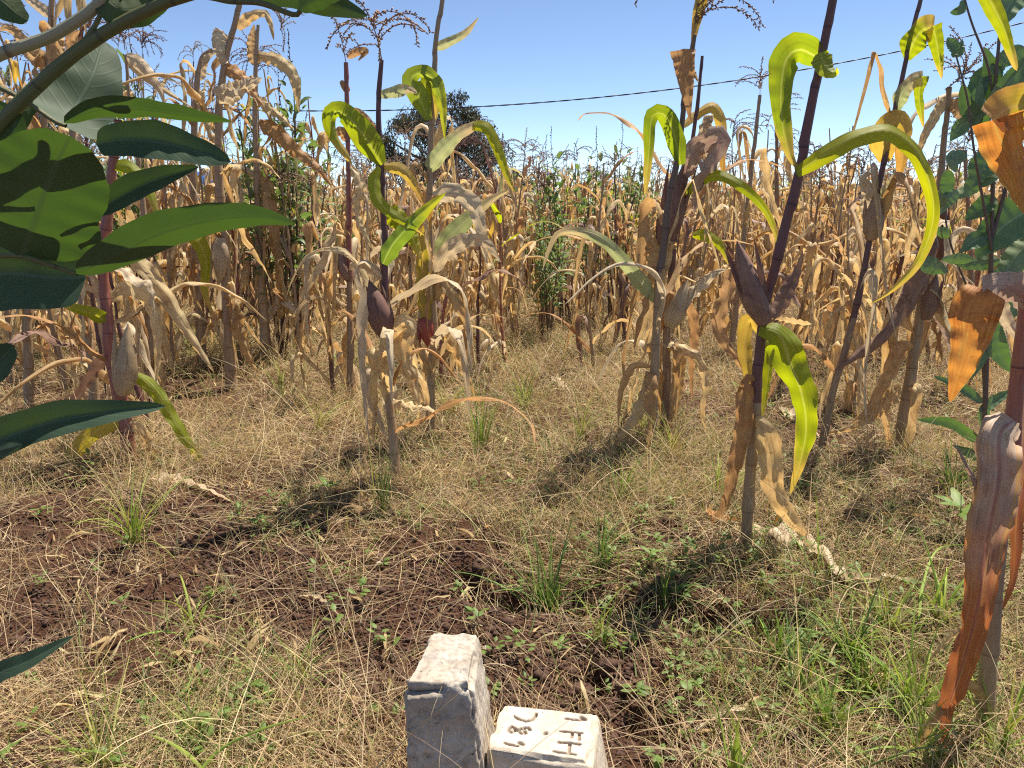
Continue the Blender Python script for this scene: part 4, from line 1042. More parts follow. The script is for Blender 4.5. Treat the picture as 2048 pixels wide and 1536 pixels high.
# right side
hero('thin purple maize plant with two folded lime flag blades high against the sky', (1640, 905), [(1662, 800), (1690, 700), (1716, 600), (1736, 490), (1762, 350), (1788, 235), (1812, 118), (1842, -5), (1860, -90)], (17, 7), ('stalk', 'stalk_purple', 640),
     [('lime', 50, [(1814, 120, 0), (1828, 82, -.03), (1848, 58, -.05), (1868, 56, -.06)], dict(a=5, prof=lambda t: np.minimum(1, .25 + 2.2 * t))),
      ('lime', 34, [(1866, 52, -.06), (1874, 90, -.05), (1884, 158, -.03)], dict(a=10, prof=lambda t: (1 - t) ** .6)),
      ('palegreen', 28, [(1790, 232, 0), (1802, 190, -.03), (1826, 160, -.05), (1846, 156, -.06)], dict(a=15, prof=lambda t: np.minimum(1, .3 + 2.2 * t))),
      ('lime', 26, [(1845, 152, -.06), (1838, 190, -.05), (1847, 255, -.03)], dict(a=10, prof=lambda t: (1 - t) ** .6)),
      ('yellow', 60, [(1768, 325, 0), (1768, 270, -.03), (1792, 240, -.05), (1812, 262, -.06), (1806, 310, -.05), (1798, 362, -.03)], dict(tw=(10, 0, 40, 5), curl=.9)),
      ('cream', 44, [(1744, 440, -.02), (1738, 390, -.04), (1726, 358, -.05), (1740, 345, -.05)], dict(a=10, ripple=.2)),
      ('palegreen', 40, [(1752, 420, -.02), (1775, 380, -.04), (1792, 345, -.05)], dict(a=10))],
     [('husk', 36, (1742, 480), (1752, 378), -.03, 2)], None, (11, .12, .72, DD))
hero('thick pale maize stalk with long brown blade slanting down left, at right', (1800, 900), [(1820, 760), (1838, 640), (1852, 550), (1868, 440), (1884, 330), (1898, 175)], (28, 9), ('stalk', 'stalk', 400),
     [('brown', 56, [(1872, 470, -.02), (1850, 540, -.05), (1800, 630, -.08), (1745, 690, -.1), (1665, 745, -.1)], dict(tw=(40, 10, -10, 30), curl=1.2, ripple=.15, n=34)),
      ('orange', 36, [(1826, 695, -.02), (1800, 700, -.05), (1770, 760, -.07), (1735, 820, -.08), (1700, 850, -.07)], dict(tw=(20, -20, 10), ripple=.2)),
      ('pinkish', 36, [(1850, 600, -.02), (1868, 610, -.04), (1895, 660, -.06), (1910, 720, -.06)], dict(tw=(20, -10, 20), ripple=.15)),
      ('dry', 26, [(1895, 195, 0), (1870, 235, -.03), (1848, 275, -.05), (1832, 330, -.05)], dict(a=20)),
      ('dry', 34, [(1800, 770, -.02), (1780, 800, -.05), (1720, 850, -.06), (1650, 870, -.05)], dict(a=30, ripple=.2)),
      ('orange', 30, [(1896, 200, 0), (1915, 215, -.03), (1935, 260, -.04)], dict(a=20))],
     [('husk_brown', 30, (1852, 640), (1874, 545), -.03, 1), ('husk_brown', 26, (1880, 520), (1888, 390), .1, 1)], (1898, 175, 5, .9, 0, .9), (8, .15, .8, DD))
hero('maize plant with orange and purple blades hanging in the right foreground', (1975, 1440), [(1984, 1250), (2008, 1000), (2030, 830), (2050, 640), (2078, 400), (2098, 200), (2110, 0)], (36, 22), ('stalk', 'stalk_red', 1000),
     [('turning', 112, [(2030, 838, -.02), (2000, 870, -.05), (1998, 960, -.08), (1975, 1080, -.1), (1958, 1200, -.1), (1925, 1330, -.08), (1896, 1420, -.06), (1892, 1500, -.04)], dict(tw=(10, 0, 10, -10, 20, 35), curl=1.0, ripple=.17, n=60, nu=11, prof=lambda t: np.minimum(1, .55 + 4 * t) * np.power(1 - t, .45) * (1 - .25 * t), label='long purple and orange blade with dark red midrib')),
      ('turning', 60, [(2052, 700, .04), (2060, 900, .02), (2040, 1020, .02), (2030, 1150, .02), (2000, 1230, .0)], dict(a=30, ripple=.1)),
      ('redorange', 105, [(1975, 578, -.08), (1950, 620, -.09), (1940, 670, -.09), (1922, 740, -.08), (1900, 805, -.06)], dict(tw=(0, -10, 15), curl=.5, ripple=.1, nu=9, prof=lambda t: np.minimum(1, .75 + 2 * t) * np.power(1 - t, .7), label='orange red blade tip')),
      ('pinkish', 66, [(2062, 640, 0), (2045, 592, -.04), (2010, 572, -.07), (1965, 575, -.08)], dict(tw=(30, 10, 0), curl=.5, prof=lambda t: .6 + .4 * np.sin(t * 3))),
      ('cream', 36, [(1995, 600, .03), (2015, 640, .04), (2050, 690, .04), (2075, 700, .03)], dict(a=10)),
      ('yellow', 80, [(2092, 260, 0), (2060, 222, -.04), (2020, 215, -.06), (1985, 240, -.07)], dict(tw=(30, 10, 0), curl=.5, prof=lambda t: .7 + .3 * np.sin(t * 3))),
      ('redorange', 88, [(1995, 238, -.07), (2008, 290, -.06), (2030, 350, -.05), (2052, 430, -.03)], dict(tw=(0, 20, 30), curl=.7, prof=lambda t: np.power(1 - t, .7), label='orange blade tip hanging high at the frame edge')),
      ('lime', 40, [(1950, -60, -.1), (1975, -10, -.1), (2005, 50, -.1), (2020, 95, -.1), (2034, 142, -.1)], dict(a=15, prof=lambda t: (1 - t) ** .5)),
      ('pinkish', 30, [(1985, 1080, -.02), (1960, 1000, -.05), (1935, 940, -.06), (1905, 880, -.04)], dict(a=30, curl=1.5)),
      ('dry', 34, [(1972, 1400, -.02), (1930, 1370, -.04), (1890, 1400, -.05), (1840, 1480, -.05), (1800, 1560, -.04)], dict(tw=(30, -20, 20), ripple=.2)),
      ('dry', 30, [(1975, 1300, .03), (1935, 1260, .05), (1895, 1280, .05), (1860, 1320, .04)], dict(a=30, ripple=.2))],
     (), None, nodes=.13)
# bent pale tassel-bearing plants on the right skyline
for k, (bx, by, top, tl, lab) in enumerate([(1555, 690, 240, 1, 'pale dry maize stalk standing behind the purple one'), (1460, 720, 190, 8, 'dark slim maize plant with bushy drooping tassel left of the arched lime blade'),
                                            (1950, 720, 300, 5, 'dry maize plant with pink tassel behind the leafy shrub')]):
    x2 = {0: 1553, 1: 1520, 2: 1930}[k]
    hero(lab, (bx, by), [((bx * 2 + x2) / 3, (by * 2 + top) / 3), ((bx + x2 * 2) / 3, (by + 2 * top) / 3), (x2, top)], (14, 6), 'stalk', [], (), (x2, top, tl, 1.0, 0, .3 if k else 0), (9, .15, .9, DD))

# dried maize blades lying on the ground
def ground_blade(label, pts, W, mat, seed, tw=(0, 20)):
    pp = []
    for i, (a, b) in enumerate(pts):
        g = G(a, b); g[2] = float(gh(g[0], g[1])) + .02; pp.append(g)
    path = catmull(pp, 28); S = norm(np.cross(tangents(path), np.array((0, 0, 1.0))))
    Yb = pp[len(pp) // 2][1]; org = pp[0].copy()
    V, F, UV = ribbon(path, px2m(W, Yb) / 2, S, 6, 1.0, .35, 6, seed, maize_profile, [math.radians(q) for q in tw])
    o = obj('fallen_maize_leaf', MB().add(V - org, F, UV).mesh('fallen_leaf', [M[mat]])); o.location = org
    o['label'] = label; o['category'] = 'fallen leaf'
ground_blade('crumpled tan blade lying on the grass right of the purple stalk', [(1500, 1055), (1590, 1085), (1650, 1130), (1690, 1165), (1760, 1160), (1850, 1152)], 60, 'cream', 1, (10, -20, 30, 0))
ground_blade('long dry blade lying flat near the lime blade tip at left', [(300, 985), (360, 985), (420, 1000), (470, 1015)], 26, 'cream', 2)
ground_blade('small dry blade lying in the grass at centre', [(1090, 755), (1115, 775), (1140, 790)], 30, 'cream', 3)
ground_blade('curled brown blade at the foot of the purple stalk', [(1410, 1040), (1440, 1052), (1480, 1048)], 34, 'orange', 4, (20, 60))
ground_blade('dry blade piece on the soil left of centre', [(600, 1195), (640, 1205), (690, 1240)], 12, 'cream', 5)
ground_blade('thin dry blade lying across the bottom right grass', [(1380, 1440), (1480, 1400), (1600, 1450), (1700, 1540)], 14, 'cream', 6)
ground_blade('pale crinkled blade on bare soil between shrubs and grass at right', [(1560, 820), (1600, 850), (1640, 880)], 26, 'cream', 7)

# ================================================================== LEAFY BRANCH CLOSE TO THE CAMERA, LEFT
def broad_leaf(parent, org, Yb, mat, W, pts, a=0, curl=.35, seed=0, e=.6, dyt=0, n=30, nu=9, serr=0, ripple=.02, droop=True, prof=None):
    path = wpath(pts, Yb, n)
    S = norm(np.cross(tangents(path), norm(path - VIEW)))
    tw = [math.radians(q) for q in (a if isinstance(a, (tuple, list)) else (a, a))]
    V, F, UV = ribbon(path, px2m(W, Yb) / 2, S, nu, curl, ripple, 5, seed, prof or (lambda t: ovate_profile(t, e) * 1.05), tw, serr)
    return obj('leaf', MB().add(V - org, F, UV).mesh('broad_leaf', [M[mat]]), parent)

def stem_px(parent, org, Yb, mat, w0, w1, pts, name='stem', node=.05):
    path = wpath(pts, Yb, 40)
    r = np.linspace(px2m(w0, Yb) / 2, px2m(w1, Yb) / 2, 40)
    V, F, UV = tube(path, r, 9, 1 / node)
    return obj(name, MB().add(V - org, F, UV).mesh(name, [M[mat]]), parent)

Yb = .50
o0 = P(-700, 1500, Yb); org = np.array((o0[0], o0[1], float(gh(o0[0], o0[1]))))
br = thing('leafy_shrub', 'big blurred dark green leaves and arching stems right before the camera, at left', 'shrub', tuple(org))
base = np.array((org[0], org[1], org[2] - .02))
sp_ = catmull([base, base + np.array((.05, .02, .5)), P(-260, 700, Yb), P(-130, 380, Yb), P(-40, 292, Yb), P(60, 185, Yb), P(170, 92, Yb), P(290, 22, Yb), P(380, -12, Yb), P(470, -30, Yb)], 70)
V, F, UV = tube(sp_, np.interp(np.arange(70), [0, 45, 69], [.0075, .0062, .0035]), 10, 20)
obj('stem', MB().add(V - org, F, UV).mesh('stem', [M['green_stem']]), br)
stem_px(br, org, Yb, 'pale_stem', 26, 18, [(-420, 330, .05), (-150, 200, .03), (-20, 118), (60, 88), (110, 68), (190, 15), (215, -30), (230, -90)], node=.07)
stem_px(br, org, Yb, 'green_stem', 12, 8, [(300, 0), (400, -8), (460, 2), (520, 6), (585, 29), (598, 24), (615, 2)])
stem_px(br, org, Yb, 'green_stem', 9, 7, [(-20, 165), (30, 190), (70, 215), (110, 243), (132, 252)], 'petiole')
stem_px(br, org, Yb, 'green_stem', 11, 8, [(-200, 520), (-20, 512), (45, 513), (100, 530), (155, 548)], 'petiole')
stem_px(br, org, Yb, 'green_stem', 11, 6, [(150, 108), (185, 60), (205, 20), (215, -10)], 'petiole')
stem_px(br, org, Yb, 'green_stem', 11, 9, [(-60, 660, 0), (-160, 760, .0), (-240, 700, .02)], 'petiole')
stem_px(br, org, Yb, 'green_stem', 10, 9, [(-260, 1300, .0), (-180, 1150, 0), (-90, 925, .0)], 'petiole')
stem_px(br, org, Yb, 'green_stem', 9, 8, [(-230, 900, .0), (-130, 840, 0), (-50, 760, .0)], 'petiole')
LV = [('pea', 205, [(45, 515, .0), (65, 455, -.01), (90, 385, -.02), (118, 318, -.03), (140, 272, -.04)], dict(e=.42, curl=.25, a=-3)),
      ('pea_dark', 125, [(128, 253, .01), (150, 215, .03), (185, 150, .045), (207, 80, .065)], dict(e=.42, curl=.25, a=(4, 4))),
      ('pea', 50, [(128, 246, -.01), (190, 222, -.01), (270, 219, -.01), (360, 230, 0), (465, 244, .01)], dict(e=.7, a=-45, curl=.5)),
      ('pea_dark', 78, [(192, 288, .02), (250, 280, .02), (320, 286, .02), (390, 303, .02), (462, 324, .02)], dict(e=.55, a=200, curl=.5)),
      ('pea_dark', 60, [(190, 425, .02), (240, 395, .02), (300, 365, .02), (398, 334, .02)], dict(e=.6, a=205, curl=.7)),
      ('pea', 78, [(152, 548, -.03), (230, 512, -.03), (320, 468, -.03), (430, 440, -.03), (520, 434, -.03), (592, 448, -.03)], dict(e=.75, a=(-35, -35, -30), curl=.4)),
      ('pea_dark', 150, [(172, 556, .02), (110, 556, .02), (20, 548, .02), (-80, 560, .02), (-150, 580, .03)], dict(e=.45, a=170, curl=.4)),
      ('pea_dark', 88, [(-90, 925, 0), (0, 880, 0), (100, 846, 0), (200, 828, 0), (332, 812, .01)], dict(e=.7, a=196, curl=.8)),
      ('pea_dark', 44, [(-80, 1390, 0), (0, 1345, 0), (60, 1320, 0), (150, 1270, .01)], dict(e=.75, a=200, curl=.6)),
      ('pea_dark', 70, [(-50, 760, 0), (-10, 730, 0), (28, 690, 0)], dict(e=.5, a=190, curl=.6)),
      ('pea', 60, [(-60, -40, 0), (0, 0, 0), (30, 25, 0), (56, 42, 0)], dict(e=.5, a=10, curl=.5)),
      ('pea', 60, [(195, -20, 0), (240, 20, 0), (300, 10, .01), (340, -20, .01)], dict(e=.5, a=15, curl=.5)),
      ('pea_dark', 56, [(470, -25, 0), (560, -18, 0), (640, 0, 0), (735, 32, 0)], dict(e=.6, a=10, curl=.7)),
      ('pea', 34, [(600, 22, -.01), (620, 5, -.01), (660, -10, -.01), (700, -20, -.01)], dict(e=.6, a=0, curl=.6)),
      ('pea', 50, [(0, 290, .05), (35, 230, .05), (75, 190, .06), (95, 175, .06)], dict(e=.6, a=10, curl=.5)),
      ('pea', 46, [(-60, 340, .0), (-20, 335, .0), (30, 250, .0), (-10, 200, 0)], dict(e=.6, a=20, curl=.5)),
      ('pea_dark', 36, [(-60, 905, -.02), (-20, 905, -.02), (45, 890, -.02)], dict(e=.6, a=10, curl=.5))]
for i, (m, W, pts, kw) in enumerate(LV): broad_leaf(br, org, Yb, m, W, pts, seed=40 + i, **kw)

# ------------------------------------------------------------------ leafy shrub at right with toothed leaves
Yb = 2.15
b0 = P(1962, 1010, Gd(960)); Yb = Gd(960)
org = np.array((b0[0], Yb, float(gh(b0[0], Yb))))
sh = thing('leafy_shrub', 'tall leafy shrub with blue green toothed leaves in front of the dry maize, at right', 'shrub', tuple(org))
st = [[(1964, 1000), (1968, 880), (1974, 700), (1982, 520), (1986, 350), (1988, 210), (2000, 60), (2010, -60)],
      [(1972, 820, .02), (1955, 640, .04), (1905, 500, .05), (1890, 420, .05), (1895, 330, .05)],
      [(1984, 500, -.02), (1962, 380, -.03), (1948, 300, -.04), (1935, 200, -.04), (1912, 110, -.04)],
      [(1986, 470, 0), (2030, 300, .02), (2060, 120, .03), (2075, -60, .03)],
      [(1988, 205, 0), (1975, 130, 0), (1945, 50, 0), (1930, 0, 0), (1915, -60, 0)]]
for k, s in enumerate(st): stem_px(sh, org, Yb, 'dark_stem', [12, 6, 6, 8, 5][k], [5, 3, 3, 4, 3][k], s, node=.08)
SL = [(1985, 215, 1970, 95, 40), (1960, 250, 1925, 165, 34), (1950, 215, 1990, 120, 42), (1975, 250, 1928, 180, 44), (1948, 250, 1962, 165, 36), (2060, 120, 1960, 235, 52), (2050, 95, 1998, 135, 40), (2045, -20, 2000, 60, 48),
      (1985, 300, 1945, 375, 58), (2015, 305, 1962, 375, 66), (1992, 395, 1930, 440, 46), (2075, 410, 1952, 515, 98), (1965, 330, 1905, 398, 44), (2000, 520, 1908, 528, 34), (1945, 520, 1882, 518, 26), (2075, 470, 1990, 572, 70),
      (1895, 340, 1880, 400, 30), (1905, 300, 1912, 345, 26), (1842, 525, 1898, 545, 40), (1962, 885, 1832, 838, 30), (1966, 805, 1868, 752, 24), (1958, 822, 2025, 778, 26), (1968, 860, 1985, 790, 24), (1975, 690, 1940, 760, 44),
      (1985, 640, 2022, 745, 46), (1970, 610, 1995, 690, 36), (2060, 560, 2010, 640, 50), (1985, 470, 1920, 505, 40), (1925, 300, 1893, 325, 34), (1915, 380, 1878, 430, 36), (1940, 240, 1900, 282, 36), (1990, 200, 2040, 150, 38),
      (2050, 220, 2010, 300, 56), (2070, 330, 2020, 400, 60), (1912, 105, 1895, 75, 24), (1910, 115, 1925, 80, 24), (1990, 150, 2015, 95, 28), (2010, 40, 2035, -20, 40), (1965, 920, 1905, 890, 22), (1966, 900, 2010, 868, 26), (1955, 640, 1920, 600, 30), (1975, 560, 2030, 530, 34),
      (1890, 420, 1868, 380, 26), (1900, 470, 1868, 455, 28), (2062, 100, 2095, 160, 50), (1930, 5, 1900, 25, 24), (1962, 960, 1890, 1040, 26), (1965, 950, 1990, 1030, 22), (1960, 1000, 1900, 985, 30)]
rr = np.random.default_rng(5)
for i, (x0, y0, x1, y1, w) in enumerate(SL):
    mx, my = (x0 + x1) / 2, (y0 + y1) / 2
    nx, ny = -(y1 - y0), (x1 - x0); k = rr.uniform(-.12, .12); d0 = rr.uniform(-.05, .05)
    broad_leaf(sh, org, Yb, 'serrate', w * .98, [(x0, y0, 0), (mx + nx * k, my + ny * k, d0 * .6), (x1, y1, d0)], a=float(rr.uniform(-35, 35)) + (180 if rr.random() < .6 else 0), curl=.6, seed=i, e=.75, n=90, nu=5, serr=20, ripple=.03)

# ------------------------------------------------------------------ shrub library (tall green weeds between the maize)
def shrub_meshes(seed, H, ns, leafL, dens):
    r = np.random.default_rng(seed)
    sm = MB(); fm = MB()
    for k in range(ns):
        az = r.uniform(0, 6.28); sp = r.uniform(.05, .28) * H; h = H * r.uniform(.72, 1.0)
        path = catmull([(0, 0, -.03), (math.cos(az) * sp * .35, math.sin(az) * sp * .35, h * .35), (math.cos(az) * sp * .8, math.sin(az) * sp * .8, h * .7), (math.cos(az) * sp, math.sin(az) * sp, h)], 24)
        sm.add(*tube(path, np.linspace(.006, .0018, 24), 5, 12))
        nl = int(dens * h)
        for i in range(nl):
            q = .38 + .62 * (i + r.random()) / nl
            p = path[min(23, int(q * 23))] + r.normal(0, .012, 3)
            a = r.uniform(0, 6.28); el = r.uniform(-.1, 1.0) + (q - .5) * .6
            d = np.array((math.cos(a) * math.cos(el), math.sin(a) * math.cos(el), math.sin(el)))
            L = leafL * r.uniform(.6, 1.25) * (1.12 - .3 * q)
            p = p + d * L * r.choice([.1, .5])
            pp = catmull([p, p + d * L * .5 + np.array((0, 0, L * .05)), p + d * L + np.array((0, 0, -L * .18))], 6)
            g = ribbon(pp, L * .18, np.tile(np.cross(d, (0, 0, 1.0)) + r.normal(0, .3, 3), (6, 1)), 3, .7, .05, 3, int(r.integers(1e6)), lambda t: ovate_profile(t, .8))
            fm.add(*g, 0, r.random())
        # small flower spike
        top = path[-1]
        sp_p = catmull([top, top + np.array((.01, 0, .08)), top + np.array((r.normal(0, .02), r.normal(0, .02), .15))], 6)
        sm.add(*tube(sp_p, .0015, 3, 10))
        Vv, Ff = spikelets(sp_p, r, .012, .012); sm.add(Vv, Ff)
    return sm.mesh('stem', [M['dark_stem']]), fm.mesh('foliage', [M['shrub']])
SHRUBS = [shrub_meshes(800 + i, 1.0, [5, 6, 4, 7][i], [.075, .068, .08, .065][i], [54, 52, 48, 58][i]) for i in range(4)]
def shrub(px, Yd, H, k, label, group=None, wide=1.0, gx_=None):
    c = P(px, 500, Yd); x = c[0] if gx_ is None else gx_
    t = thing('green_shrub', label, 'shrub', (x, Yd, float(gh(x, Yd))), group)
    s, f = SHRUBS[k % 4]
    a = obj('stem', s, t); b = obj('foliage', f, t); b['kind'] = 'stuff'
    for o in (a, b): o.scale = (H * wide, H * wide, H); o.rotation_euler = (0, 0, px * .37)
    return t
for i, (px, Yd, H, w, lab) in enumerate([(585, 5.7, 1.98, 1.0, 'tall bushy green shrub between the left maize cluster and the slim tasselled plant'), (548, 5.5, 1.85, .9, 'green shrub just right of the folded orange blade in the left cluster'),
                                  (620, 7.4, 1.6, 1.2, 'wide green shrub standing behind the slim tasselled plant'), (500, 6.9, 1.7, 1.0, 'green shrub seen between the two tallest stalks of the left cluster'),
                                  (285, 6.2, 2.25, .8, 'green shrub whose spiky top shows above the dark foreground leaf'), (60, 6.2, 2.2, .9, 'green shrub behind the dark branch near the left edge'),
                                  (1130, 6.9, 1.60, 1.0, 'tallest green shrub right of the big dark tree'), (1100, 6.3, 1.2, 1.0, 'dark leafy shrub low in front at the centre'), (1178, 7.4, 1.58, 1.1, 'second green shrub right of the big tree'),
                                  (1222, 7.2, 1.6, 1.0, 'green shrub between the big tree and the leaning stalks'), (1240, 9.4, 1.6, 1.2, 'green shrub behind the drooping lime blade'), (1060, 9.2, 1.5, 1.1, 'green shrub under the right side of the big tree'),
                                  (1085, 6.3, .95, .8, 'short shrub with dark red stem at the centre'), (700, 9.0, 1.35, 1.1, 'low shrub left under the big dark tree'), (790, 10.0, 1.3, 1.1, 'low shrub under the left of the big dark tree'),
                                  (640, 9.5, 1.35, 1.2, 'rounded low shrub behind the slim tasselled stalk'), (1560, 12, 1.3, 1.2, 'distant shrub behind the purple stalk'), (1740, 11.5, 1.35, 1.0, 'distant shrub behind the flag bladed plant'),
                                  (930, 11, 1.3, 1.2, 'shrub below the middle of the big dark tree'), (1320, 10.5, 1.4, 1.2, 'shrub behind the slim ringed tassel plant')]):
    shrub(px, Yd, H, i, lab, None, w)

# ================================================================== THE FIELD: one plant after another
def region(px):
    return 0 if px < 330 else 1 if px < 640 else 2 if px < 1060 else 3 if px < 1480 else 4
LM = [(110, 'at the left edge'), (230, 'behind the big foreground leaves'), (340, 'left of the left cluster'), (430, 'behind the dark stalked plant'), (500, 'behind the broad cream bladed plant'), (600, 'beside the long orange blade'),
      (690, 'left of the slim tasselled plant'), (760, 'left of the big tree'), (860, "under the big tree's left half"), (950, "under the big tree's middle"), (1040, "under the big tree's right edge"), (1140, 'among the central shrubs'),
      (1240, 'right of the tallest shrub'), (1330, 'left of the twin stalks'), (1430, 'right of the twin stalks'), (1540, 'left of the purple stalk'), (1650, 'right of the purple stalk'), (1750, 'inside the big lime arch'),
      (1860, 'right of the lime arch'), (1960, 'behind the toothed shrub'), (9999, 'at the right edge')]
def describe(px, y, H, mix, tas, ne):
    lm = next(n for a, n in LM if px < a)
    band = 'front' if y < 6.6 else 'second' if y < 7.6 else 'third' if y < 8.8 else 'far'
    size = 'tall' if H > 1.75 else 'short' if H < 1.35 else 'middling'
    kind = {'dry': 'withered', 'green': 'green bladed', 'turning': 'yellowing'}[mix]
    ear = {0: 'earless', 1: 'one eared', 2: 'two eared'}[ne]
    return '%s %s %s maize plant%s, %s rows, %s' % (size, kind, ear, '' if tas or len(lm.split()) > 5 else ' without tassel', band, lm)
cnt = 0; ri = random.Random(77)
fieldpts = []
row = 0; Yr = 4.7
while Yr < 13.3:
    w = .74 * Yr
    x = -w + ri.uniform(0, .3)
    while x < w:
        yy = Yr + ri.gauss(0, .12) + .06 * x
        px = 1024 + x / (yy * CP + .2) * FPX
        ok = True
        ymin = 4.4 if px < 330 else 4.8 if px < 620 else 5.2 if px < 1000 else 5.7 if px < 1450 else 5.3
        if yy < ymin: ok = False
        if px > 620 and yy < 6.6 and ri.random() < .45: ok = False
        if ok and -80 < px < 2130: fieldpts.append((x, yy, px, row))
        x += ri.uniform(.28, .5) + (0.05 if px < 620 else .0)
    Yr += .78; row += 1
fieldpts.sort(key=lambda p: p[1])
fieldpts = fieldpts[:258]
last_y = fieldpts[-1][1]
for i, (x, y, px, row) in enumerate(fieldpts):
    rg = region(px)
    H = {0: ri.uniform(1.75, 2.35), 1: ri.uniform(1.6, 2.25), 2: ri.uniform(1.1, 1.6), 3: ri.uniform(1.1, 1.6), 4: ri.uniform(1.2, 1.75)}[rg]
    if rg <= 1 and y > 7.5: H *= .82
    mix = 'dry'
    q = ri.random()
    if q < .05: mix = 'green'
    elif q < .15: mix = 'turning'
    tas = ri.random() < .8; ne = ri.choice([0, 1, 1, 2])
    place_plant(x, y, H, describe(px, y, H, mix, tas, ne), 'maize plants standing in the field', 1000 + i, mix, tassel=tas, ears=ne)
for i, (px, py, H, mix, ne, lab) in enumerate([(1190, 745, 1.35, 'dry', 1, 'bent dry maize plant with hanging tan bundle standing alone at centre'), (1010, 728, 1.5, 'turning', 0, 'half green dry maize plant just right of the hanging red ear'),
                              (940, 700, 1.45, 'dry', 1, 'dry maize plant close behind the hanging red ear'), (882, 762, 1.3, 'dry', 0, 'dry maize plant touching the folded yellow blade from behind'), (668, 790, 1.15, 'dry', 1, 'short dry maize plant left of the slim tasselled stalk'),
                              (1085, 668, 1.2, 'dry', 0, 'short dry maize plant beside the red stemmed shrub'), (1392, 690, 1.4, 'dry', 1, 'dry maize plant just right of the twin stalks'), (1560, 765, 1.2, 'dry', 0, 'short dry maize plant close behind the purple stalk'),
                              (1655, 742, 1.25, 'dry', 1, 'dry maize plant inside the lime arch, nearest of those'), (1705, 815, 1.1, 'dry', 0, 'low broken dry maize plant left of the thick pale stalk'), (1762, 705, 1.3, 'turning', 1, 'yellowing maize plant behind the thick pale stalk'),
                              (1925, 770, 1.35, 'dry', 0, 'dry maize plant right behind the toothed shrub stem'), (1245, 700, 1.15, 'dry', 0, 'short dry maize plant left of the twin stalks'), (25, 770, 1.7, 'dry', 1, 'dry maize plant at the very left edge below the big leaves'),
                              (120, 748, 1.8, 'dry', 1, 'dry maize plant just left of the reddish stalk'), (345, 742, 1.7, 'dry', 1, 'dry maize plant between the reddish stalk and the left cluster'), (588, 715, 1.2, 'dry', 0, 'short dry maize plant at the right foot of the left cluster'),
                              (300, 850, 1.3, 'dry', 0, 'low dry maize plant right beside the reddish stalk'), (1860, 720, 1.5, 'dry', 1, 'dry maize plant between thick pale stalk and toothed shrub')]):
    g = G(px, py); place_plant(g[0], g[1], H, lab, 'maize plants standing in the field', 3000 + i, mix, ears=ne, nleaf=15, tassel=i % 3 != 0)

same = {}
for o in COL.objects:
    if o.get('category') == 'maize plant': same.setdefault(o['label'], []).append(o)
for lab, os_ in same.items():
    if len(os_) > 1 and len(lab.split()) < 16:
        os_.sort(key=lambda o: o.location.y)
        os_[0]['label'] = 'nearer ' + lab; os_[-1]['label'] = 'farther ' + lab

# ------------------------------------------------------------------ the mass of maize farther out, real but simple plants in one object
def strip_leaf(r, L, half, n=6):
    path = droop_path(random.Random(int(r.integers(1e9))), ['hang', 'arch', 'fold', 'hang'][int(r.integers(4))], L, n)
    return ribbon(path, half, np.tile((0., 1., 0.), (n, 1)), 3, 1.0, .25, 3, int(r.integers(1e9)), twist=[0, r.uniform(-1, 1), r.uniform(-2, 2)])
def lod_plant(seed, nl, n, tas):
    r = np.random.default_rng(seed); out = []
    pts = catmull([(0, 0, -.05), (r.normal(0, .03), r.normal(0, .03), .6), (r.normal(0, .08), r.normal(0, .08), 1.45)], 6)
    V, F, UV = tube(pts, np.linspace(.012, .004, 6), 3); out.append((V, F, UV, 1, r.random()))
    for i in range(nl):
        q = (i + .5) / nl; V, F, UV = strip_leaf(r, r.uniform(.38, .7), r.uniform(.022, .042), n)
        a = i * 2.7 + r.uniform(-.6, .6); c, s = math.cos(a), math.sin(a)
        V = V @ np.array(((c, s, 0), (-s, c, 0), (0, 0, 1))) + pts[min(5, 1 + int(q * 4.6))] * np.array((1, 1, 1)) + np.array((0, 0, r.uniform(-.1, .1)))
        out.append((V, F, UV, 0 if r.random() < .88 else 2, r.random()))
    for i in range(tas):
        a = r.uniform(0, 6.28); h = r.uniform(.1, .2)
        p = catmull([pts[-1], pts[-1] + np.array((math.cos(a) * .05, math.sin(a) * .05, h)), pts[-1] + np.array((math.cos(a) * .14, math.sin(a) * .14, h * .5))], 4)
        V, F, UV = tube(p, .003, 3); out.append((V, F, UV, 3, .3))
    return out
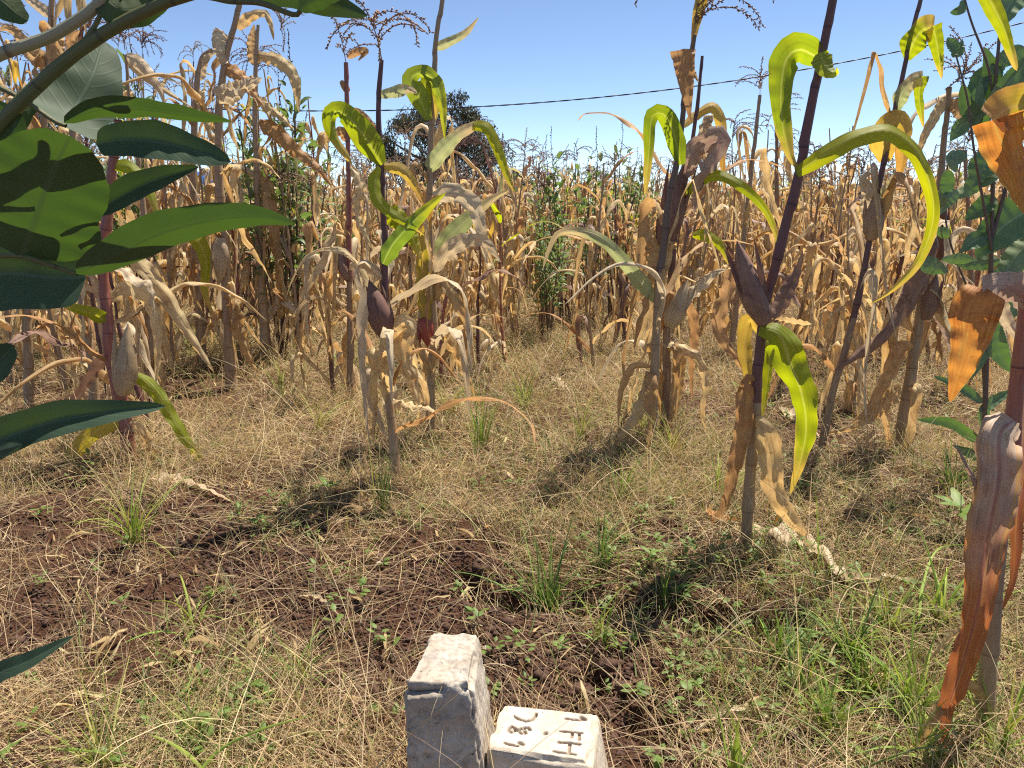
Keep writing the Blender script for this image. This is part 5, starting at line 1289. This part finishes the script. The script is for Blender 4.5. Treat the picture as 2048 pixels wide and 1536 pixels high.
def mass(name, label, n, y0, y1, variants, hs, seed, power):
    r = np.random.default_rng(seed); mb = MB()
    packs = []
    for v in variants:
        V = np.concatenate([g[0] for g in v]); UV = np.concatenate([g[2] for g in v])
        T = np.concatenate([np.full(len(g[0]), g[4]) for g in v]); Fs = []; o = 0; Ms = []
        for g in v: Fs.append(g[1] + o); Ms.append(np.full(len(g[1]), g[3])); o += len(g[0])
        packs.append((V, UV, T, np.concatenate(Fs), np.concatenate(Ms)))
    ys = y0 + (y1 - y0) * np.power(r.random(n), power)
    vi = r.integers(len(packs), size=n)
    for k, (V, UV, T, Fq, Mq) in enumerate(packs):
        sel = np.where(vi == k)[0]; m = len(sel)
        if not m: continue
        y = ys[sel]; x = r.uniform(-.78, .78, m) * (y + 1)
        y = np.round(y / .8) * .8 + r.normal(0, .1, m)
        a = r.uniform(0, 6.28, m); s = r.uniform(*hs, m); c, sn = np.cos(a), np.sin(a)
        W = np.stack((V[None, :, 0] * c[:, None] - V[None, :, 1] * sn[:, None], V[None, :, 0] * sn[:, None] + V[None, :, 1] * c[:, None], np.repeat(V[None, :, 2], m, 0)), -1) * s[:, None, None]
        W += np.stack((x, y, gh(x, y)), -1)[:, None, :]
        F = (Fq[None] + (np.arange(m) * len(V))[:, None, None]).reshape(-1, 4)
        Tn = (T[None] + r.random((m, 1))).ravel() % 1
        mb.add(W.reshape(-1, 3), F, np.tile(UV, (m, 1)), np.tile(Mq, m), Tn)
    o = obj(name, mb.mesh(name, [M['dry'], M['stalk'], M['palegreen'], M['silk']])); o['kind'] = 'stuff'
    o['label'] = label; o['category'] = 'maize field'
mass('maize_mass', 'dense mass of withered maize rows behind the separate plants', 950, last_y, 26, [lod_plant(40 + i, 9, 6, 6) for i in range(8)], (.72, 1.12), 3, .8)
mass('maize_mass', 'farthest flat band of withered maize reaching the horizon', 2200, 26, 110, [lod_plant(60 + i, 7, 5, 2) for i in range(6)], (.72, 1.05), 4, .75)

# ================================================================== GRASS, STRAW, WEEDS, CLODS
STRAW = np.array([(.56, .47, .29), (.50, .39, .24), (.64, .55, .37), (.45, .33, .22), (.42, .37, .27), (.52, .43, .24), (.40, .28, .19)]) * np.array((1.04, .97, .86))
GREEN = np.array([(.13, .18, .045), (.20, .25, .06), (.30, .31, .09), (.10, .15, .045), (.36, .34, .13)])

def blades(mb, x, y, L, half, el0, bend, cols, r, n=5, z0=0.0, twist=.8, mat=0.0):
    m = len(x); az = r.uniform(0, 2 * math.pi, m)
    if mat: az = vnoise(x, y, .35, 60) * 9 + r.normal(0, mat, m) + math.pi * (r.random(m) < .5)
    z = gh(x, y) + z0
    p = np.stack((x, y, z), -1); P_ = [p.copy()]
    el = np.asarray(el0, float).copy() * np.ones(m); bend = np.asarray(bend) * np.ones(m); daz = r.normal(0, twist, m)
    for k in range(1, n):
        p = p + np.stack((np.cos(el) * np.cos(az), np.cos(el) * np.sin(az), np.sin(el)), -1) * (L / (n - 1))[:, None]
        el = el - bend / (n - 1); az = az + daz / (n - 1)
        P_.append(p.copy())
    Pn = np.stack(P_, 1)                                       # m,n,3
    g = gh(Pn[..., 0], Pn[..., 1]) + .004
    Pn[..., 2] = np.maximum(Pn[..., 2], g + np.linspace(0, .006, n))
    sa = az + math.pi / 2 + r.normal(0, .5, m)
    S = np.stack((np.cos(sa), np.sin(sa), r.normal(0, .5, m)), -1); S = norm(S)
    w = (half[:, None] * np.power(1 - np.linspace(0, .93, n), .6)[None])
    A = Pn - S[:, None] * w[..., None]; B = Pn + S[:, None] * w[..., None]
    V = np.stack((A, B), 2).reshape(-1, 3)
    base = (np.arange(m) * 2 * n)[:, None]
    k = np.arange(n - 1)[None] * 2
    F = np.stack((base + k, base + k + 1, base + k + 3, base + k + 2), -1).reshape(-1, 4)
    ci = r.integers(len(cols), size=m); c = cols[ci] * r.uniform(.75, 1.25, (m, 1))
    mb.add(V, F, None, 0, 0.0, np.repeat(c, 2 * n, 0))

def scatter(n, y0, y1, r, wide=.8):
    y = y0 * np.power(y1 / y0, r.random(n)); x = r.uniform(-wide, wide, n) * (y + .25)
    return x, y
BARE = [(880, 1180, .20), (1010, 1240, .18), (940, 1330, .2), (1180, 1330, .16), (1270, 1400, .14), (200, 1080, .22), (60, 1060, .2), (330, 1050, .15), (780, 1240, .14), (1100, 1330, .14), (1330, 1080, .10), (1390, 1240, .1), (1620, 860, .3), (1400, 830, .3), (480, 1130, .12), (100, 1180, .12), (1240, 1470, .15), (720, 1330, .12), (1080, 1190, .09), (1200, 1195, .09), (1320, 1210, .08), (1450, 1225, .08), (940, 1120, .10), (1240, 1300, .14), (1000, 1380, .14), (830, 1150, .13), (860, 1300, .16), (550, 1190, .10), (120, 1010, .25), (420, 1080, .12), (330, 1180, .14), (560, 1130, .14), (640, 1230, .12), (60, 1240, .12), (450, 1000, .15)]
BARE = [(*g2(a, b), s * 1.2) for a, b, s in BARE]
def bare(x, y):
    v = np.zeros(len(x))
    for cx, cy, s in BARE: v = np.maximum(v, np.exp(-((x - cx) ** 2 + (y - cy) ** 2) / (s * s)))
    return v
def thin(x, y, r, s=.35, o=30, keep=.55, bw=.93, lo=.25):
    d = np.clip(keep + vnoise(x, y, s, o) * 2.2 + vnoise(x, y, s * .25, o + 1) * 1.6, lo * .5, 1) * (1 - bw * bare(x, y))
    k = r.random(len(x)) < d
    return x[k], y[k]
r = np.random.default_rng(99)
# matted straw lying on the soil
mb = MB()
x, y = scatter(66000, 1.0, 12, r); x, y = thin(x, y, r, .5, 30, .62); m = len(x)
far = 1 + np.clip(y - 2.0, 0, 12) * .34
blades(mb, x, y, r.uniform(.05, .20, m) * np.sqrt(far), r.uniform(.0006, .0015, m) * far, r.uniform(-.1, .4, m), r.uniform(-.1, .5, m), STRAW * .92, r, 4, .004, .7, .5)
o = obj('dry_straw', mb.mesh('dry_straw', [M['grass']], False)); o['kind'] = 'stuff'; o['label'] = 'matted dry straw lying over the red brown soil'
# standing fine dry grass
mb = MB()
x, y = scatter(66000, 1.0, 13, r); x, y = thin(x, y, r, .42, 34, .34, .98, .04); m = len(x)
far = 1 + np.clip(y - 2.0, 0, 12) * .34
blades(mb, x, y, r.uniform(.05, .19, m) * np.sqrt(far), r.uniform(.0005, .0014, m) * far, r.uniform(.35, 1.5, m), r.uniform(.1, 1.3, m), STRAW, r, 5, 0, .5)
o = obj('dry_grass', mb.mesh('dry_grass', [M['grass']], False)); o['kind'] = 'stuff'; o['label'] = 'fine dry tan grass standing between the maize stalks'
# tangled straw of the middle distance
mb = MB()
x, y = scatter(95000, 2.6, 10.5, r); x, y = thin(x, y, r, .6, 52, .72, .85, .3); m = len(x)
far = .8 + np.clip(y - 2.0, 0, 12) * .27
blades(mb, x, y, r.uniform(.08, .24, m) * np.sqrt(far), r.uniform(.0006, .0014, m) * far, r.uniform(.0, 1.3, m), r.uniform(.1, 1.5, m), np.vstack((STRAW, STRAW, GREEN[1:3], GREEN[4:])), r, 4, 0, 1.2, .9)
o = obj('tangled_straw', mb.mesh('tangled_straw', [M['grass']], False)); o['kind'] = 'stuff'; o['label'] = 'tangled straw between the feet of the maize plants'
# green grass, thicker at right and in the middle distance
mb = MB()
x, y = scatter(42000, 1.0, 12, r)
gm = np.zeros(len(x)) + .10 + vnoise(x, y, .6, 41) * .5
for a, b, s, k in [(1650, 1300, .4, .5), (1150, 1080, .25, .8), (1750, 1150, .4, .5), (950, 880, .5, .6), (400, 1420, .22, .8), (580, 1060, .15, .5), (260, 1010, .15, .6), (820, 750, .8, .5), (400, 690, 1.2, .6), (1550, 1000, .5, .4), (1750, 900, .8, .4), (1100, 700, 1.5, .3), (1250, 1000, .3, .5), (1350, 1300, .2, .4), (1150, 900, .8, .35), (1900, 1250, .4, .5), (1500, 1400, .3, .3)]:
    c = g2(a, b); gm = gm + k * np.exp(-((x - c[0]) ** 2 + (y - c[1]) ** 2) / (s * s))
k = r.random(len(x)) < np.clip(gm, 0, 1) * (1 - .9 * bare(x, y)); x, y = x[k], y[k]; m = len(x)
far = 1 + np.clip(y - 2.5, 0, 12) * .22
blades(mb, x, y, r.uniform(.05, .17, m) * np.sqrt(far), r.uniform(.0009, .0024, m) * far, r.uniform(.6, 1.5, m), r.uniform(.3, 1.9, m), GREEN, r, 5, 0, .7)
o = obj('green_grass', mb.mesh('green_grass', [M['grass']], False)); o['kind'] = 'stuff'; o['label'] = 'thin green grass growing through the dry straw'
# long single stems
mb = MB()
x, y = scatter(3600, 1.0, 9, r); x, y = thin(x, y, r, .5, 36, .6, .75); m = len(x)
blades(mb, x, y, r.uniform(.2, .6, m), r.uniform(.0007, .0014, m) * (1 + .1 * y), r.uniform(.1, 1.2, m), r.uniform(.2, 1.5, m), STRAW[:4], r, 8, .01, .7)
o = obj('long_straw', mb.mesh('long_straw', [M['grass']], False)); o['kind'] = 'stuff'; o['label'] = 'long bent dry grass stems crossing above the ground'
# distant straw
mb = MB()
x, y = scatter(26000, 11, 60, r, .8); m = len(x)
blades(mb, x, y, r.uniform(.15, .45, m), r.uniform(.004, .010, m), r.uniform(.5, 1.5, m), r.uniform(.2, 1.6, m), np.vstack((STRAW, STRAW[:3], GREEN[:3])), r, 4, 0, .7)
o = obj('dry_grass', mb.mesh('dry_grass_far', [M['grass']], False)); o['kind'] = 'stuff'; o['label'] = 'dry grass under the far maize rows'
# scraps of dry blade on the ground
mb = MB()
x, y = scatter(1500, 1.5, 11, r); m = len(x)
for i in range(m):
    if r.random() < bare(x[i:i + 1], y[i:i + 1])[0] * .8: continue
    a = r.uniform(0, 6.28); L = r.uniform(.02, .09) * (1 + .09 * y[i]); z = float(gh(x[i], y[i])) + r.uniform(.004, .03)
    d = np.array((math.cos(a), math.sin(a), r.normal(0, .2))); p = np.array((x[i], y[i], z))
    path = catmull([p, p + d * L * .5 + np.array((0, 0, r.uniform(0, .25) * L)), p + d * L], 5)
    mb.add(*ribbon(path, L * r.uniform(.04, .10), np.tile(np.array((-d[1], d[0], r.normal(0, .5))), (5, 1)), 3, 1.0, .3, 2, i), 0, r.random())
o = obj('leaf_litter', mb.mesh('leaf_litter', [M['dry']])); o['kind'] = 'stuff'; o['label'] = 'small scraps of dried maize blade littering the straw'
# small broad-leaved weeds
mb = MB(); r2 = np.random.default_rng(12)
cl = []
for a, b, s, k in [(560, 1050, .09, 26), (1290, 1110, .14, 40), (1480, 1130, .2, 40), (1380, 1330, .09, 30), (1500, 1190, .2, 30), (1900, 1080, .15, 24), (1080, 1010, .15, 14), (980, 1290, .03, 3), (1200, 1270, .03, 5), (390, 1430, .1, 30), (200, 950, .08, 10), (700, 1180, .1, 6), (1700, 900, .4, 40), (1600, 1230, .25, 30), (1420, 1400, .1, 20), (1850, 830, .3, 20), (1650, 1400, .2, 20)]:
    c = g2(a, b); cl += [(c[0] + r2.normal(0, s), c[1] + r2.normal(0, s)) for _ in range(int(k * .5))]
xs, ys_ = scatter(240, 1.2, 9, r2); cl += list(zip(xs, ys_))
for (cx, cy) in cl:
    if cy < .9: continue
    z = float(gh(cx, cy)); h = r2.uniform(.01, .07); L = r2.uniform(.014, .032) * (1 + .05 * cy)
    for j in range(int(r2.integers(4, 9))):
        a = r2.uniform(0, 6.28); d = np.array((math.cos(a), math.sin(a), r2.uniform(0, .7)))
        p = np.array((cx, cy, z + h * r2.uniform(.4, 1))) + d * .008
        path = catmull([p, p + d * L * .5, p + d * L + np.array((0, 0, -L * .2))], 4)
        mb.add(*ribbon(path, L * .3, np.tile(np.array((-d[1], d[0], 0)), (4, 1)), 3, .5, .02, 2, 1, lambda t: ovate_profile(t, .6)), 0, r2.random())
o = obj('low_weeds', mb.mesh('low_weeds', [M['weed']])); o['kind'] = 'stuff'; o['label'] = 'low broad leaved green weeds creeping on the soil'

# soil clods
ico = None
t_ = (1 + 5 ** .5) / 2
IV = norm(np.array([(-1, t_, 0), (1, t_, 0), (-1, -t_, 0), (1, -t_, 0), (0, -1, t_), (0, 1, t_), (0, -1, -t_), (0, 1, -t_), (t_, 0, -1), (t_, 0, 1), (-t_, 0, -1), (-t_, 0, 1)], float))
IF = np.array([(0, 11, 5), (0, 5, 1), (0, 1, 7), (0, 7, 10), (0, 10, 11), (1, 5, 9), (5, 11, 4), (11, 10, 2), (10, 7, 6), (7, 1, 8), (3, 9, 4), (3, 4, 2), (3, 2, 6), (3, 6, 8), (3, 8, 9), (4, 9, 5), (2, 4, 11), (6, 2, 10), (8, 6, 7), (9, 8, 1)])
r3 = np.random.default_rng(44)
x, y = scatter(3200, 1.15, 4, r3, .75)
for cx, cy, s in BARE:
    k = 480; x = np.concatenate((x, cx + r3.normal(0, s * .8, k))); y = np.concatenate((y, cy + r3.normal(0, s * .8, k)))
m = len(x); s = .0028 * np.power(r3.random(m) + .03, -.42) * r3.uniform(.6, 1.4, m)
s = np.clip(s, .002, .017)
V = IV[None] * (1 + r3.normal(0, .2, (m, 12, 1))) * s[:, None, None] * r3.uniform(.7, 1.2, (m, 1, 3))
V = V + np.stack((x, y, gh(x, y) + s * .35), -1)[:, None]
F = (IF[None] + (np.arange(m) * 12)[:, None, None]).reshape(-1, 3)
mb = MB(); mb.add(V.reshape(-1, 3), F)
o = obj('soil_crumbs', mb.mesh('soil_crumbs', [M['clod']], False)); o['kind'] = 'stuff'; o['label'] = 'loose crumbs and clods of dark red brown soil'
def rock(name, label, px, py, R_, seed, mat='clod', cat='soil clod'):
    r = np.random.default_rng(seed); n = 18
    th = np.linspace(0, math.pi, n); ph = np.linspace(0, 2 * math.pi, n * 2)
    A, B = np.meshgrid(ph, th)
    d = np.stack((np.sin(B) * np.cos(A), np.sin(B) * np.sin(A), np.cos(B)), -1).reshape(-1, 3)
    nn = n3(d + seed, .9, seed) * .5 + n3(d + seed, .3, seed + 4) * .35 + n3(d + seed, .12, seed + 6) * .12
    V = d * (1 + nn)[:, None] * R_ * np.array((1, .85, .75))
    g = G(px, py); o = obj(name, MB().add(V, grid_faces(n, n * 2)).mesh(name, [M[mat]]))
    o.location = (g[0], g[1], float(gh(g[0], g[1])) + R_ * .35); o['label'] = label; o['category'] = cat
for i, (px, py, R_, lab) in enumerate([(1165, 1345, .030, 'round dark soil clod on the bare soil behind the low block'), (1215, 1310, .028, 'rough soil clod at the edge of the pit right of the round clod'), (1140, 1320, .018, 'small soil clod left of the round clod'), (965, 1128, .020, 'soil clod in the shaded hollow at centre'),
                                       (1250, 1355, .024, 'flat soil clod right behind the low block'), (1190, 1290, .016, 'small soil clod under the little green weed'), (1310, 1450, .022, 'soil clod in the shade right of the low block')]):
    rock('soil_clod', lab, px, py, R_, 3 + i)
M['stone'] = plain('pale_stone', (.45, .36, .27), .8)
for i, (px, py, R_, lab) in enumerate([(757, 1127, .010, 'small pale stone on bare soil left of the hollow'), (970, 1280, .008, 'pale stone just right of the tall block'), (1168, 1275, .006, 'tiny pale stone near the green grass shoot')]):
    rock('stone', lab, px, py, R_, 30 + i, 'stone', 'stone')

# grass tufts that stand out
def tuft(px, py, H, nb, wd, cols, label, seed, spread=.5, bend=1.0, stiff=0):
    wd *= 1.35; H *= 1.1; nb = int(nb * 1.25)
    g = G(px, py); r = np.random.default_rng(seed); z = float(gh(g[0], g[1]))
    mb = MB(); w_m = wd
    for i in range(nb):
        a = r.uniform(0, 6.28); L = H * r.uniform(.45, 1.1); el = math.pi / 2 - abs(r.normal(0, spread)); be = bend * r.uniform(.2, 1.6)
        p = np.array((r.normal(0, .012), r.normal(0, .012), -.01)); pts = [p.copy()]
        for k in range(9):
            p = p + L / 9 * np.array((math.cos(el) * math.cos(a), math.cos(el) * math.sin(a), math.sin(el))); el -= be / 9; pts.append(p.copy())
        pts = np.array(pts); S = np.tile(np.array((-math.sin(a), math.cos(a), r.normal(0, .3))), (10, 1))
        c = np.array(cols[int(r.integers(len(cols)))]) * r.uniform(.8, 1.25)
        V, F, UV = ribbon(pts, w_m * r.uniform(.6, 1.2), S, 3, .9, .03, 3, i, lambda t: np.minimum(1, .5 + 2 * t) * np.power(1 - t, .6), [0, r.uniform(-.8, .8)])
        mb.add(V, F, UV, 0, 0, c)
    o = obj('grass_tuft', mb.mesh('grass_tuft', [M['grass']])); o.location = (g[0], g[1], z); o['label'] = label; o['category'] = 'grass tuft'
LG = [(.26, .38, .06), (.20, .32, .05), (.34, .42, .08)]; DG = [(.10, .19, .045), (.14, .24, .05), (.20, .30, .06)]; YG = [(.36, .38, .09), (.42, .40, .14), (.28, .34, .07)]
for i, a in enumerate([(1092, 1165, .34, 46, .0028, DG, 'tall dense green grass tuft beside the shaded hollow at centre', .28, .8), (1208, 1275, .17, 9, .0042, LG, 'bright green grass shoot behind the low block', .3, 1.2),
                       (268, 1085, .30, 34, .0030, LG + YG, 'yellow green grass tuft at the foot of the red stalked maize', .35, 1.0), (382, 1228, .20, 12, .0035, LG, 'sprawling light green grass tuft on the soil at left', .6, 1.4),
                       (960, 905, .36, 26, .0026, DG + LG, 'upright green grass tuft right of the hanging red ear', .22, .5), (768, 1030, .26, 22, .0022, DG + YG, 'slender grass tuft before the purple stalk at centre left', .2, .4),
                       (562, 790, .30, 12, .0035, LG, 'thin green grass tuft in the gap right of the left cluster', .3, .9), (1290, 880, .30, 22, .0028, YG, 'yellowish grass tuft at the foot of the slim ringed tassel plant', .4, 1.2),
                       (1700, 1290, .22, 40, .0028, LG + DG, 'bushy light green grass tuft at lower right', .5, 1.2), (1830, 1390, .24, 34, .0030, LG, 'light green grass tuft left of the hanging orange blade', .45, 1.1),
                       (1600, 1360, .18, 26, .0026, LG + DG, 'low green grass tuft left of the bushy one', .6, 1.2), (1880, 1220, .26, 16, .0050, LG, 'broad bladed grass tuft arching toward the hanging blade', .5, 1.5),
                       (1340, 930, .28, 24, .0024, YG, 'pale green grass tuft between twin stalks and purple stalk', .4, 1.0), (2000, 1480, .26, 26, .0032, LG + YG, 'grass tuft at the bottom right corner', .45, 1.0),
                       (1160, 880, .30, 20, .0024, YG + LG, 'loose yellow green grass tuft in the middle clearing', .35, .9), (700, 770, .30, 26, .0028, YG + LG, 'yellow green tuft beside the slim tasselled plant foot', .4, 1.0),
                       (1240, 1010, .24, 22, .0024, DG + LG, 'mixed green tuft above the shaded trench', .35, .8), (1470, 1540, .26, 6, .0048, LG, 'single thick green grass shoot at the bottom edge right of the low block', .2, .5),
                       (430, 1540, .24, 5, .0050, LG, 'arching broad green grass blades at the bottom edge left of the tall block', .9, 1.0), (1640, 1150, .34, 8, .0032, LG, 'long green grass blades lying over the crumpled tan blade', 1.1, .6),
                       (200, 1500, .24, 26, .0022, YG, 'pale grass tuft in the lower left corner', .5, 1.0), (600, 1330, .18, 26, .0020, YG + DG, 'short tangled grass tuft left of the tall block', .5, 1.2), (380, 1440, .12, 60, .0018, LG + DG, 'low soft green cushion of grass at lower left', .8, 1.0)]):
    tuft(*a[:7], 600 + i, *a[7:])
for i, a in enumerate([(1740, 1350, .17, 30, .0045, LG + YG, 'broad bladed bright grass tuft in the sunny patch at lower right', .45, .9), (1660, 1440, .16, 26, .0042, LG, 'bright grass tuft near the bottom edge at right', .4, .9), (1560, 1290, .15, 22, .0040, LG + DG, 'grass tuft between trench and sunny patch', .5, 1.0),
                       (1780, 1240, .18, 24, .0042, LG + YG, 'grass tuft below the crumpled tan blade', .4, .9), (1850, 1480, .18, 26, .0042, LG, 'grass tuft just left of the lowest orange blade tip', .45, 1.0), (1900, 1000, .24, 24, .0036, LG + DG, 'grass tuft below the toothed shrub', .4, 1.0),
                       (1440, 1000, .2, 24, .0034, YG + LG, 'grass tuft left of the purple stalk foot', .4, 1.0), (1050, 820, .28, 26, .0034, YG + LG, 'wispy tuft in the clearing left of the loose yellow green one', .4, .9), (900, 830, .28, 24, .0034, YG, 'straw coloured tuft between the two centre plants and clearing', .4, 1.1),
                       (640, 860, .25, 24, .0030, YG, 'dry yellow tuft in the open grass at centre left', .5, 1.2), (480, 720, .3, 30, .0045, DG + LG, 'dark green tuft at the foot of the left cluster', .4, 1.0), (380, 700, .3, 30, .0045, LG + DG, 'fresh green tuft below the dark stalked plant', .5, 1.0),
                       (1210, 1120, .2, 34, .0026, DG, 'dark green tuft right behind the trench', .5, 1.0), (1330, 1180, .16, 26, .0028, DG + LG, 'low green tuft on the trench bank', .6, 1.0)]):
    tuft(*a[:7], 700 + i, *a[7:])

def grass_stem(label, pts, w, col, seed, flat=False):
    """single long stem or blade; pts = photo pixel and height above the soil"""
    P3 = [tp(a, b, z) for a, b, z in pts]
    path = catmull(P3, 30); org = np.array(P3[0]); T = tangents(path)
    if flat:
        S = norm(np.cross(T, norm(path - VIEW)))
        g = ribbon(path, w, S, 3, .8, .05, 3, seed, lambda t: np.minimum(1, .6 + 2 * t) * np.power(1 - t, .5))
    else: g = tube(path, np.linspace(w, w * .45, 30), 5, 1)
    mb = MB(); mb.add(g[0] - org, g[1], g[2], 0, 0, col)
    o = obj('grass_shoot', mb.mesh('grass_shoot', [M['grass']])); o.location = org; o['label'] = label; o['category'] = 'grass shoot'; o['kind'] = 'thing'
ST, GS, LM_ = (.50, .42, .26), (.26, .32, .10), (.30, .42, .07)
for i, a in enumerate([('thick green stem rising at the bottom edge right of the low block', [(1462, 1560, .0), (1440, 1440, .08), (1425, 1400, .12), (1388, 1362, .14)], .0026, LM_), ('pale arching stem bending over at the bottom right', [(1715, 1560, 0), (1650, 1475, .07), (1580, 1430, .09), (1545, 1420, .08)], .0032, GS),
                       ('second pale arching stem left of the first at the bottom', [(1660, 1560, 0), (1610, 1490, .05), (1560, 1450, .06), (1510, 1448, .05)], .0026, ST), ('pale stem leaning right from the bottom edge to the orange blade', [(1700, 1550, .0), (1780, 1515, .06), (1850, 1495, .08), (1905, 1503, .07)], .0030, GS),
                       ('dry stem lying slantwise across the tall block', [(700, 1590, .10), (820, 1470, .22), (880, 1420, .28), (928, 1378, .315)], .0014, ST), ('short dry stem leaning on the face of the tall block', [(850, 1520, .2), (860, 1440, .28), (884, 1372, .32)], .0010, ST),
                       ('long straw crossing the bare soil behind the blocks', [(700, 1240, .01), (820, 1225, .04), (960, 1190, .05), (1080, 1165, .03)], .0012, ST), ('long green stem lying toward the crumpled tan blade', [(1470, 1085, .02), (1540, 1120, .05), (1640, 1165, .06), (1740, 1205, .02)], .0018, LM_),
                       ('bent straw with a sharp knee over the soil at lower right', [(1380, 1330, .01), (1440, 1270, .06), (1500, 1225, .08), (1640, 1215, .03)], .0020, ST), ('long pale straw curving above the lower right grass', [(1420, 1290, .02), (1560, 1200, .08), (1700, 1215, .08), (1860, 1250, .02)], .0018, ST),
                       ('upright thin straw in the left half of the foreground', [(622, 1400, 0), (625, 1250, .16), (634, 1080, .30)], .0010, ST), ('thin straw hooking over near the bottom left', [(488, 1500, 0), (490, 1400, .08), (510, 1350, .12), (560, 1340, .12), (600, 1370, .08)], .0010, ST),
                       ('dry broken stick standing in the bare soil at centre', [(800, 1210, 0), (812, 1160, .04), (820, 1125, .07)], .0016, (.16, .09, .06)), ('dark thin stick in the weeds right of the trench', [(1352, 1360, 0), (1352, 1320, .04), (1350, 1290, .07)], .0014, (.05, .035, .03))]):
    grass_stem(a[0], a[1], a[2], a[3], 20 + i)
for i, a in enumerate([('broad lime blade sweeping up from the bottom edge left of the tall block', [(385, 1560, .02), (440, 1500, .06), (520, 1460, .10), (625, 1430, .12)], .0042, LM_), ('lime blade arching left beside the hanging orange blade', [(1838, 1240, .02), (1846, 1170, .08), (1875, 1100, .13), (1940, 1088, .14)], .0050, LM_),
                       ('upright lime blade at the bottom edge right of the blocks', [(1480, 1570, 0), (1476, 1520, .04), (1470, 1478, .07)], .0042, LM_), ('lime blade lying at the very bottom left', [(110, 1500, .03), (160, 1500, .04), (225, 1510, .03)], .003, LM_)]):
    grass_stem(a[0], a[1], a[2], a[3], 50 + i, True)
# seedlings
def seedling(px, py, H, label, seed, L=.04):
    g = G(px, py); r = np.random.default_rng(seed)
    t = thing('seedling', label, 'seedling', (g[0], g[1], float(gh(g[0], g[1]))))
    st = catmull([(0, 0, -.01), (.004, 0, H * .6), (0, .004, H)], 8)
    obj('stem', MB().add(*tube(st, .0014, 5, 20)).mesh('stem', [M['green_stem']]), t)
    for k in range(6):
        a = k * 1.1 + r.uniform(0, .4); d = np.array((math.cos(a), math.sin(a), r.uniform(.1, .6))); p = st[int(r.integers(4, 8))]
        path = catmull([p, p + d * L * .5, p + d * L + np.array((0, 0, -L * .15))], 8)
        obj('leaf', MB().add(*ribbon(path, L * .24, np.tile(np.array((-d[1], d[0], 0)), (8, 1)), 5, .4, .03, 2, k, lambda t: ovate_profile(t, .7))).mesh('seedling_leaf', [M['weed']]), t)
for a in [(655, 1000, .06, 'bright yellow green seedling left of the slender grass tuft', 1, .06), (60, 968, .03, 'tiny bright green seedling on bare soil at left', 2, .03), (950, 1295, .03, 'small green seedling beside the tall block', 3, .03),
          (1440, 1215, .05, 'green seedling at the trench edge behind the low block', 4, .04), (515, 1065, .06, 'dark green seedling in the left bare patch', 5, .04), (1300, 1140, .06, 'green seedling above the trench', 6, .04), (1120, 1290, .035, 'pale green seedling behind the low block', 7, .03), (1910, 1080, .16, 'leafy green seedling at the foot of the toothed shrub', 8, .09)]:
    seedling(*a)
